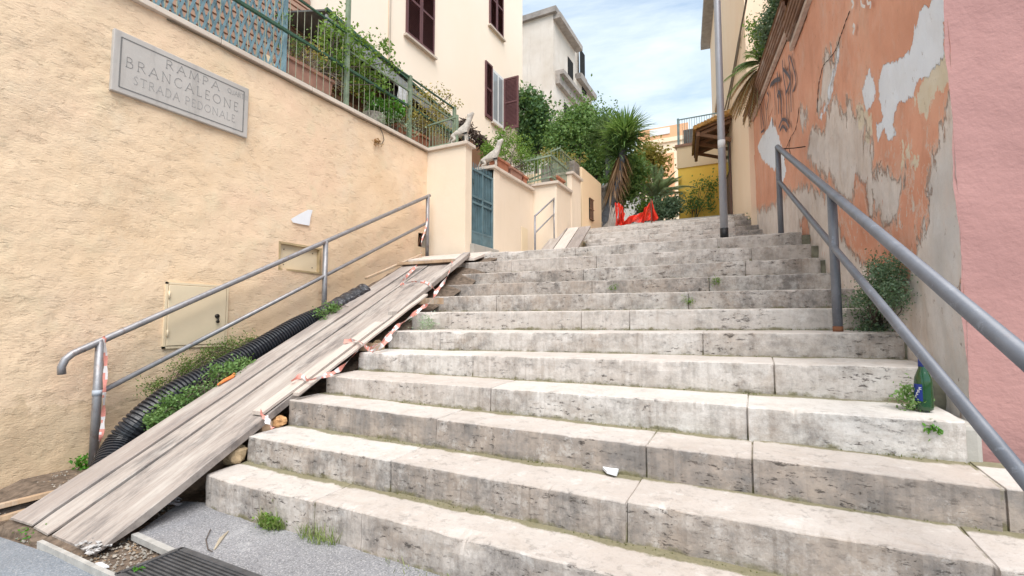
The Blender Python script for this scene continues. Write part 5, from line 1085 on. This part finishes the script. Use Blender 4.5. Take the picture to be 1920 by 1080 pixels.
for (y_,z_) in ((26.3,15.3),(25.6,12.2),(27.6,12.2),(28.9,15.3),(28.6,17.0)):
    m=MB(); m.box((-9.66,y_,z_),(-9.62,y_+.9,z_+1.7)); w_=m.build('window',DARK,gb)
    m=MB(); m.box((-9.64,y_-.1,z_-.12),(-9.5,y_+1.0,z_)); m.build('sill',simple('brown_grey_slab',(.36,.32,.29)),gb)

# ---------------- hill and far ground ----------------
m=MB(); ys_=[11.2,11.7,14,16,20,30,60,160]; zs_=[3.30,3.44,4.0,4.2,4.6,5,6,8]
for y,z in zip(ys_,zs_): 
    w_=4 if y<12 else 30+y
    m.v+=[(-3.1 if y<12 else (-4.2 if y<18 else -w_),y,z),(.6 if y<18 else w_,y,z)]
for i in range(len(ys_)-1): m.f.append((2*i,2*i+1,2*i+3,2*i+2)); m.mi.append(0)
struct(m.build('upper_path',CONC,None,(0,11,3)))
m=MB(); m.add([(-60,15.0,3.85),(-3.9,12.7,3.3),(-4.2,18,4.3),(-60,60,6)],[(0,1,2,3)]); struct(m.build('garden_hill',SOIL,None,(-10,14,3)))
# rocky bank with stakes
m=MB(); N1=18
for i in range(N1):
    for j in range(N1):
        u=i/(N1-1); v=j/(N1-1); x=-4.4+1.0*u; z=3.2+1.9*v; m.v.append((x,12.9+.5*v+.25*fn(x*2,z*2,1)+.1*fn(x*7,z*7,2),z))
for i in range(N1-1):
    for j in range(N1-1): q=i*N1+j; m.f.append((q,q+N1,q+N1+1,q+1)); m.mi.append(0)
tag(m.build('rock_bank',ROCK),'rough stone bank under the yucca trunk','rock bank')
m=MB(); 
for k in range(9): b=Vector(PY(1140+k*1.6,425,12.6)); t2=Vector(PY(1146+k*2.6,385+rnd(-6,8),12.6)); m.tube([b,t2],.012,5)
tag(m.build('leaning_stakes',simple('pale_stakes',(.45,.43,.40))),'bundle of pale leaning stakes in front of the rock bank','stakes')

# ---------------- red net ----------------
def net(label,pts_top,pts_bot,y,cols,rows):
    m=MB(); T=[Vector(PY(*q,y)) for q in pts_top]; B=[Vector(PY(*q,y)) for q in pts_bot]
    def lerp(P,t): t*=len(P)-1; i=min(int(t),len(P)-2); return P[i]+(P[i+1]-P[i])*(t-i)
    def pt(u,v): a=lerp(B,u); b=lerp(T,u); p=a+(b-a)*v; return p+Vector((0,.10*math.sin(u*17+v*3)+.05*math.sin(u*41),0))
    for i in range(cols+1):
        m.tube([pt(i/cols,j/rows) for j in range(rows+1)],.0055,4)
    for j in range(rows+1): m.tube([pt(i/cols,j/rows) for i in range(cols+1)],.0055,4)
    o=m.build('safety_net',NETM); return tag(o,label,'safety net')
net('red plastic safety net rising to a peak across the top of the stairs',[(1168,416),(1190,404),(1205,396),(1215,388),(1221,374),(1226,388),(1233,408)],[(1160,421),(1180,419),(1195,417),(1205,416),(1216,414),(1226,413),(1234,412)],11.95,52,18)
net('red plastic safety net bunched against the tree trunk',[(1154,383),(1160,380),(1166,386),(1170,400)],[(1154,423),(1160,422),(1166,421),(1170,420)],12.2,22,26)
m=MB(); p=PY(1221,376,11.97); m.tube([(p[0],11.97,3.2),(p[0],11.97,p[2]+.03)],.02,6); tag(m.build('net_stake',simple('rust_stake',(.2,.09,.06))),'thin rusty stake holding up the red net peak','stake')

# ---------------- second ramp ----------------
P4=[Vector(PX(1018,468,-3.72)),Vector(PZ(1086,466,2.42)),Vector(PY(1098,428,10.1)),Vector(PY(1047,430,10.1))]
sp0=Vector((-3.86,8.55,2.36)); sp1=Vector((-3.02,8.55,2.36)); 
def b2(label,x0,x1,mat):
    m=MB(); y0,y1,z0,z1=8.45,9.72,2.47,3.15; m.hexa([(x0,y0,z0-.04),(x1,y0,z0-.04),(x1-.13,y1,z1-.04),(x0-.13,y1,z1-.04),(x0,y0,z0),(x1,y0,z0),(x1-.13,y1,z1),(x0-.13,y1,z1)]); return tag(m.build('ramp_plank',mat,None,bevel=.003),label,'plank','boards of the upper ramp')
b2('left plank of the far upper ramp beside the short handrail',-3.71,-3.47,WOOD); b2('pale middle plank of the far upper ramp',-3.45,-3.21,WOODP); b2('right greyish plank of the far upper ramp next to the upper steps',-3.19,-2.95,WOODB)

# ---------------- trees ----------------
def tree(name,label,base,trunk_pts,tr,blobs,n,size,mat,seed,clumps,spread,bark=BARK,limbs=6,cat='tree',el=1.8,extra=None):
    t=thing(name,label,cat,base); m=MB(); P=catmull(trunk_pts,5); m.tube(P,[tr*(1-.6*i/len(P)) for i in range(len(P))],9); rs=random.Random(seed); top=P[-1]
    for k in range(limbs):
        B=rs.choice(blobs); s_=P[int(len(P)*rs.uniform(.45,.95))]; e_=Vector((B[0]+rs.uniform(-.6,.6)*B[3],B[1]+rs.uniform(-.6,.6)*B[4],B[2]+rs.uniform(-.5,.6)*B[5])); md=(s_+e_)/2+Vector((0,0,.15)); m.tube(catmull([s_,md,e_],4),[tr*.4*(1-.8*i/8) for i in range(9)],6)
    m.build('trunk',bark,t,smooth=True); leaves('crown',blobs,n,size,mat,t,clumps=clumps,spread=spread,seed=seed,el=el)
    if extra: extra(t)
    return t
bl=by(15.5,(1002,225,22,38),(1015,255,22,22),(990,190,14,20),(995,265,20,20),(1010,205,14,14))
tree('evergreen_tree','dark glossy evergreen tree beside the corner of the cream villa',(bl[0][0],15.5,3.9),[(bl[0][0],15.5,3.9),(bl[0][0]+.1,15.5,5.5),(bl[0][0],15.5,7.6)],.14,bl,6000,.16,LF_D,41,110,.42)
bl=by(15.2,(1075,245,34,34),(1110,255,34,40),(1050,265,30,24),(1100,300,40,30),(1060,290,30,20),(1140,300,26,30),(1090,215,22,18),(1135,235,24,24),(1120,330,26,16))
tree('bushy_tree','broad bushy green tree crown above the garden wall in the middle',(bl[1][0],15.2,3.9),[(bl[1][0],15.2,3.9),(bl[1][0]+.2,15.2,5),(bl[1][0],15.2,6.5)],.18,bl,20000,.10,LF_M,42,280,.42,limbs=14)
bl=by(14.6,(1165,340,26,26),(1180,320,22,22),(1160,360,18,16),(1185,350,14,18))
tree('leafy_tree','vivid green leafy tree in front of the white house',(bl[0][0],14.6,4),[(bl[0][0]-.1,14.6,3.9),(bl[0][0],14.6,4.6),(bl[0][0]+.1,14.6,5.6)],.10,bl,5000,.12,LF_M,43,100,.36)
bl=by(19,(1205,300,22,18),(1222,285,18,12),(1215,320,20,16),(1232,310,14,20))
tree('yellowing_tree','yellow leaved tree behind the yucca near the orange building',(bl[0][0],19,4.5),[(bl[0][0],19,4.5),(bl[0][0],19,6),(bl[0][0]+.1,19,8)],.12,bl,2600,.15,LF_Y,44,80,.45)
# yucca
def yucca_head(c,r_,n,seed,t,name='crown',mat=LF_D,wd=.045,up=.25):
    rs=random.Random(seed); it=[]
    for k in range(n):
        z=rs.uniform(-.55,1); a=rs.uniform(0,2*math.pi); q=math.sqrt(max(0,1-z*z)); d=Vector((q*math.cos(a),q*math.sin(a),z+up))
        it.append((Vector(c)+Vector((rs.uniform(-.08,.08),rs.uniform(-.08,.08),rs.uniform(-.25,.25)))*r_,d,r_*rs.uniform(.75,1.1),wd,rs.uniform(.05,.35),rs.random()))
    return blades(name,it,mat,t)
yt=thing('yucca_tree','spiky yucca tree with dead brown skirt left of the red net','yucca',(-3.95,13.2,3.6))
yc=Vector(PY(1172,255,13.3)); m=MB(); m.tube(catmull([(-3.95,13.2,3.5),PY(1150,370,13.2),PY(1160,330,13.2),tuple(yc)],6),[.17-.004*i for i in range(19)],10); m.build('trunk',BARKG,yt,smooth=True)
yucca_head(yc,.92,520,51,yt,mat=LF_M,wd=.06); c2_=Vector(PY(1126,240,14.0)); 
yucca_head(Vector(PY(1160,285,13.3)),.75,260,52,yt,mat=LF_D,wd=.055)
rs=random.Random(8); it=[]
for k in range(480):
    c=yc+(Vector(PY(1148,345,13.25))-yc)*rs.uniform(.25,1.); a=rs.uniform(0,6.28); it.append((c,(math.cos(a)*.5,math.sin(a)*.5,-1),rs.uniform(.45,.95),.06,.05,rs.random()))
blades('dead_skirt',it,mk_leaf('dead_yucca',(.09,.05,.03),(.25,.14,.08),(.42,.29,.18)),yt)
y2=thing('yucca_tree','second smaller yucca head rising behind the bushy tree','yucca',(c2_[0],14.8,3.9)); m=MB(); m.tube([(c2_[0],14.8,3.9),tuple(Vector((c2_[0],14.8,c2_[2])))],.1,8); m.build('trunk',BARKG,y2)
yucca_head((c2_[0],14.8,c2_[2]),.85,300,53,y2,mat=LF_G,wd=.055)
# palm
pc=Vector(PY(1230,378,15.6)); pm=thing('palm_tree','feathery grey green young palm beside the yellow house','palm',(pc.x,15.6,3.9))
m=MB(); m.tube([(pc.x,15.6,3.8),(pc.x,15.6,pc.z+.1)],.16,10); m.build('trunk',BARK,pm)
rs=random.Random(9); it=[]; ri=MB()
for k in range(34):
    a=rs.uniform(0,6.28); el_=rs.uniform(.6,1.5); d=Vector((math.cos(a)*math.cos(el_),math.sin(a)*math.cos(el_),math.sin(el_))); Ln=rs.uniform(1.0,1.6); pts=[]
    for i in range(15): t_=i/14; pts.append(pc+d*(Ln*t_)+Vector((0,0,-.55*Ln*t_*t_*(1.3-math.sin(el_)*.8))))
    ri.tube(pts,.014,4)
    for i in range(2,15):
        dd=(pts[i]-pts[i-1]).normalized(); sd_=dd.cross(Vector((0,0,1))).normalized()
        for sg in (1,-1):
            for h in (0,.5): it.append((pts[i-1]+(pts[i]-pts[i-1])*h,dd*.8+sd_*sg*.8+Vector((0,0,.15)),.36*(1-abs(i/14-.45)),.05,.2,rs.random()))
ri.build('ribs',simple('palm_rib',(.30,.27,.14)),pm); blades('fronds',it,mk_leaf('palm_frond',(.30,.38,.25),(.46,.56,.38),(.62,.70,.52)),pm)
plant('hedge','rounded grey green hedge in front of the palm','hedge',by(14.2,(1245,388,18,12),(1262,385,14,14),(1255,395,20,8),(1230,390,10,10)),3500,.08,LF_G,base=(-3.0,14.2,3.9),clumps=80,spread=.26,seed=45,ns=12)
plant('shrub','small yellow green shrub behind the red net','shrub',by(14.5,(1205,395,10,10),(1212,385,9,8)),900,.08,LF_L,base=(-3.6,14.5,3.9),clumps=24,spread=.2,seed=46,ns=6)
# plants on top of the orange wall
def bo(off,*q):
    o=[]
    for u,v,ru,rv in q:
        c=Vector(POW(u,v))+nrm*off; e=Vector(POW(u+ru,v))+nrm*off; g=Vector(POW(u,v-rv))+nrm*off; o.append((c.x,c.y,c.z,.12,abs(e.y-c.y)*.6+.1,abs(g.z-c.z)*.8))
    return o
def pl_at(y,*q): return by(y,*q)
plant('wall_top_shrub','grey green shrub overhanging the top of the orange wall','shrub',pl_at(8.2,(1455,20,18,25),(1440,55,16,25),(1468,-5,14,20)),2600,.05,LF_G,base=(.28,8.3,5.25),clumps=60,spread=.18,seed=61,ns=14)
plant('wall_top_shrub','light green trailing plant on the orange wall top below the grey shrub','shrub',pl_at(8.8,(1430,60,16,14),(1415,50,12,14),(1425,85,16,14)),900,.05,LF_L,base=(.2,8.9,5.3),clumps=36,spread=.16,seed=62,ns=16,stem_r=.004)
fr=thing('overhanging_palm','small palm hanging over the orange wall top with brown dead fronds','palm',(.02,9.3,5.4))
def fronds(name,c,dirs,Ln,mat,droop,seed,par,lw_=.014,ll=.17):
    rs=random.Random(seed); it=[]; m=MB()
    for d in dirs:
        d=Vector(d).normalized(); pts=[Vector(c)+d*(Ln*i/12)+Vector((0,0,-droop*Ln*(i/12)**2)) for i in range(13)]; m.tube(pts,.006,4)
        for i in range(2,13):
            dd=(pts[i]-pts[i-1]).normalized(); sd_=dd.cross(Vector((0,0,1))).normalized()
            for sg in (1,-1):
                for h in (0,.5): it.append((pts[i-1].lerp(pts[i],h),dd*.9+sd_*sg*.7,ll*(1.1-abs(i/12-.4)),lw_,.35,rs.random()))
    m.build(name+'_ribs',simple('palm_rib',(.30,.27,.14)),par); blades(name,it,mat,par)
pc2=PY(1428,120,9.2)
rs=random.Random(4)
fronds('green_fronds',pc2,[(rs.uniform(-1.,.2),rs.uniform(-.9,.5),rs.uniform(-.1,.7)) for k in range(16)],.62,LF_M,.5,71,fr)
fronds('dead_fronds',PY(1425,128,9.2),[(rs.uniform(-1.,-.1),rs.uniform(-.8,.3),rs.uniform(-.9,-.1)) for k in range(18)],.58,LF_B,.75,72,fr)
# ---------------- weeds on the stairs ----------------
def tuft(label,c,r_,h,n,mat=LF_V,seed=1,cat='grass tuft',w_=.004,name='grass_tuft',group=None):
    rs=random.Random(seed); it=[]
    for k in range(n):
        a=rs.uniform(0,6.28); q=r_*math.sqrt(rs.random()); it.append(((c[0]+q*math.cos(a),c[1]+q*.4*math.sin(a),c[2]),(rs.uniform(-.6,.6),rs.uniform(-.7,.3),1),h*rs.uniform(.4,1.1),w_,rs.uniform(.1,.6),rs.random()))
    o=blades(name,it,mat,None,c); return tag(o,label,cat,group)
GRL=mk_leaf('grass_green',(.10,.15,.04),(.22,.30,.08),(.38,.40,.18))
c=PZ(532,978,0.); tuft('green grass tuft at the foot of the first step, left of the other tuft',(c[0],1.84,0),.10,.13,240,GRL,1); leaves('x',[(c[0],1.84,.03,.07,.03,.03)],260,.022,LF_L,seed=5,clumps=20,spread=.05); o_=bpy.data.objects[-1] if False else None
w_=[o for o in COL.objects if o.name=='x'][0]; w_.name='clover_weed'; tag(w_,'small leafy green weed in the left grass tuft at the first step','weed')
c=PZ(620,1000,0.); tuft('thin sparse grass tuft at the foot of the first step, right of the greener one',(c[0],1.85,0),.14,.12,170,GRL,2,w_=.003)
tuft('short grass fringe at the foot of the first step near the bottom of the picture',(-1.35,1.86,0),.30,.05,120,GRL,3,w_=.003)
c=PZ(75,1003,-.06); leaves('weed_patch',[(c[0],c[1]-.02,-.05,.10,.03,.012)],260,.018,LF_V,seed=6,clumps=20,spread=.05); tag(bpy.data.objects['weed_patch'],'low green weed patch at the left foot of the ramp','weed')
c=PZ(262,1072,0.); leaves('grate_weed',[(c[0],c[1],.01,.012,.012,.012)],60,.018,LF_V,seed=7,clumps=8,spread=.02); tag(bpy.data.objects['grate_weed'],'tiny green weed growing through the drain grate','weed')
def bxx(x,*q):
    o=[]
    for u,v,ru,rv in q: c=PX(u,v,x); e=PX(u+ru,v,x); g=PX(u,v-rv,x); o.append((c[0],c[1],c[2],.07,abs(e[1]-c[1]),abs(g[2]-c[2])))
    return o
plant('ramp_weeds','leafy green weeds covering the black pipe beside the ramp','weeds',bxx(-4.14,(300,785,22,14),(340,755,28,14),(385,735,26,16),(420,700,24,18),(455,690,18,16),(400,760,10,8)),4200,.026,LF_M,base=(-4.14,2.3,.35),clumps=150,spread=.075,seed=81,ns=40,stem_r=.003)
plant('ramp_weeds','finer pale green weeds between the black pipe and the yellow wall','weeds',bxx(-4.66,(300,725,34,12),(350,690,30,14),(400,668,28,14),(440,648,22,12),(470,640,14,8)),3400,.020,mk_leaf('weed_olive',(.05,.09,.02),(.13,.20,.05),(.26,.28,.09)),base=(-4.7,2.5,.5),clumps=120,spread=.08,seed=82,ns=50,stem_r=.0025)
plant('ramp_weeds','small green weed at the foot of the middle handrail post','weeds',bxx(-4.2,(622,578,10,6),(600,588,7,5)),420,.028,LF_M,base=(-4.2,4.2,1.25),clumps=20,spread=.06,seed=83,ns=8,stem_r=.003)
leaves('ramp_gap_weed',[(-3.03,3.98,1.12,.08,.10,.06)],340,.02,LF_S,seed=84,clumps=26,spread=.07); tag(bpy.data.objects['ramp_gap_weed'],'pale wiry weed in the gap between the ramp and the seventh step','weed')
leaves('wall_foot_leaf',[PX(160,870,-4.8)[0:3]+(.02,.06,.06)],160,.035,LF_V,seed=85,clumps=10,spread=.05); tag(bpy.data.objects['wall_foot_leaf'],'vivid green leaf behind the first handrail post foot','weed')
def bow(off,*q):
    o=[]
    for u,v,ru,rv in q:
        c=Vector(POW(u,v))+nrm*off; e=Vector(POW(u+ru,v))+nrm*off; g=Vector(POW(u,v-rv))+nrm*off; o.append((c.x,c.y,c.z,.07,abs(e.y-c.y)*.8,abs(g.z-c.z)*.85))
    return o
plant('wall_weed_bush','dark green bushy weed growing from the foot of the orange wall','bush',bow(.09,(1690,520,26,30),(1700,500,22,18),(1665,560,26,26),(1690,555,22,20),(1640,600,22,22),(1665,630,22,22),(1625,590,14,12),(1650,655,12,12),(1715,550,10,18)),9000,.018,LF_G,base=(.72,4.0,1.1),clumps=170,spread=.085,seed=86,ns=46,stem_r=.003)
leaves('wall_weed',[tuple((Vector(POW(1590,575))+nrm*.06))+(.05,.09,.04),tuple((Vector(POW(1575,570))+nrm*.16))+(.05,.06,.03)],600,.024,LF_G,seed=87,clumps=30,spread=.06); tag(bpy.data.objects['wall_weed'],'small weed behind the middle post of the right handrail','weed')
leaves('bottle_weed',[(.655,3.02,.76,.05,.05,.05)],420,.020,LF_M,seed=88,clumps=24,spread=.05); tag(bpy.data.objects['bottle_weed'],'small green weed beside the green bottle','weed')
leaves('corner_weed',[PY(1752,805,2.79)[0:3]+(.025,.02,.012)],90,.018,LF_V,seed=89,clumps=8,spread=.03); tag(bpy.data.objects['corner_weed'],'tiny bright weed below the green bottle at the step edge','weed')
leaves('ivy_sprig',[(.02,10.6,3.15,.07,.15,.22)],260,.05,LF_D,seed=90,clumps=20,spread=.12); tag(bpy.data.objects['ivy_sprig'],'dark ivy sprig at the corner of the ochre and orange walls','ivy')
for k,(u,v,nn) in enumerate([(1340,528,9),(1288,562,8),(1150,538,9)]):
    s_=SS[nn]; c=PY(u,v,s_-.012); leaves('moss_clump',[(c[0],s_-.012,c[2],.05,.012,.035)],150,.014,LF_L,seed=91+k,clumps=12,spread=.03)
for o,l in zip([o for o in COL.objects if o.name.startswith('moss_clump')],['yellow green moss clump on the ninth step riser','pale moss streak on the eighth step riser right of centre','small moss patch on the ninth step riser left of the other clump']): tag(o,l,'moss')
# wisps of moss along the riser feet
rs=random.Random(77); it=[]
for n in range(1,12):
    for k in range(260):
        x=rs.uniform(XL[n]+.1,min(XR[n],1.2)-.05)
        if fn(x*1.3,n*9.1,2)+.15*rs.random()<.02: continue
        y=SS[n+1]-.01-rs.random()**2*.03; it.append(((x,y,zt(n,x)+.008),(rs.uniform(-.5,.5),rs.uniform(-.8,.0),1),rs.uniform(.006,.018),.004,.2,rs.random()))
o=blades('moss_wisps',it,mk_leaf('moss_leaf',(.07,.085,.02),(.17,.19,.06),(.32,.30,.13)),None,(-1,3,.5)); tag(o,'fine moss and grass wisps in the corners of the treads','moss',kind='stuff')
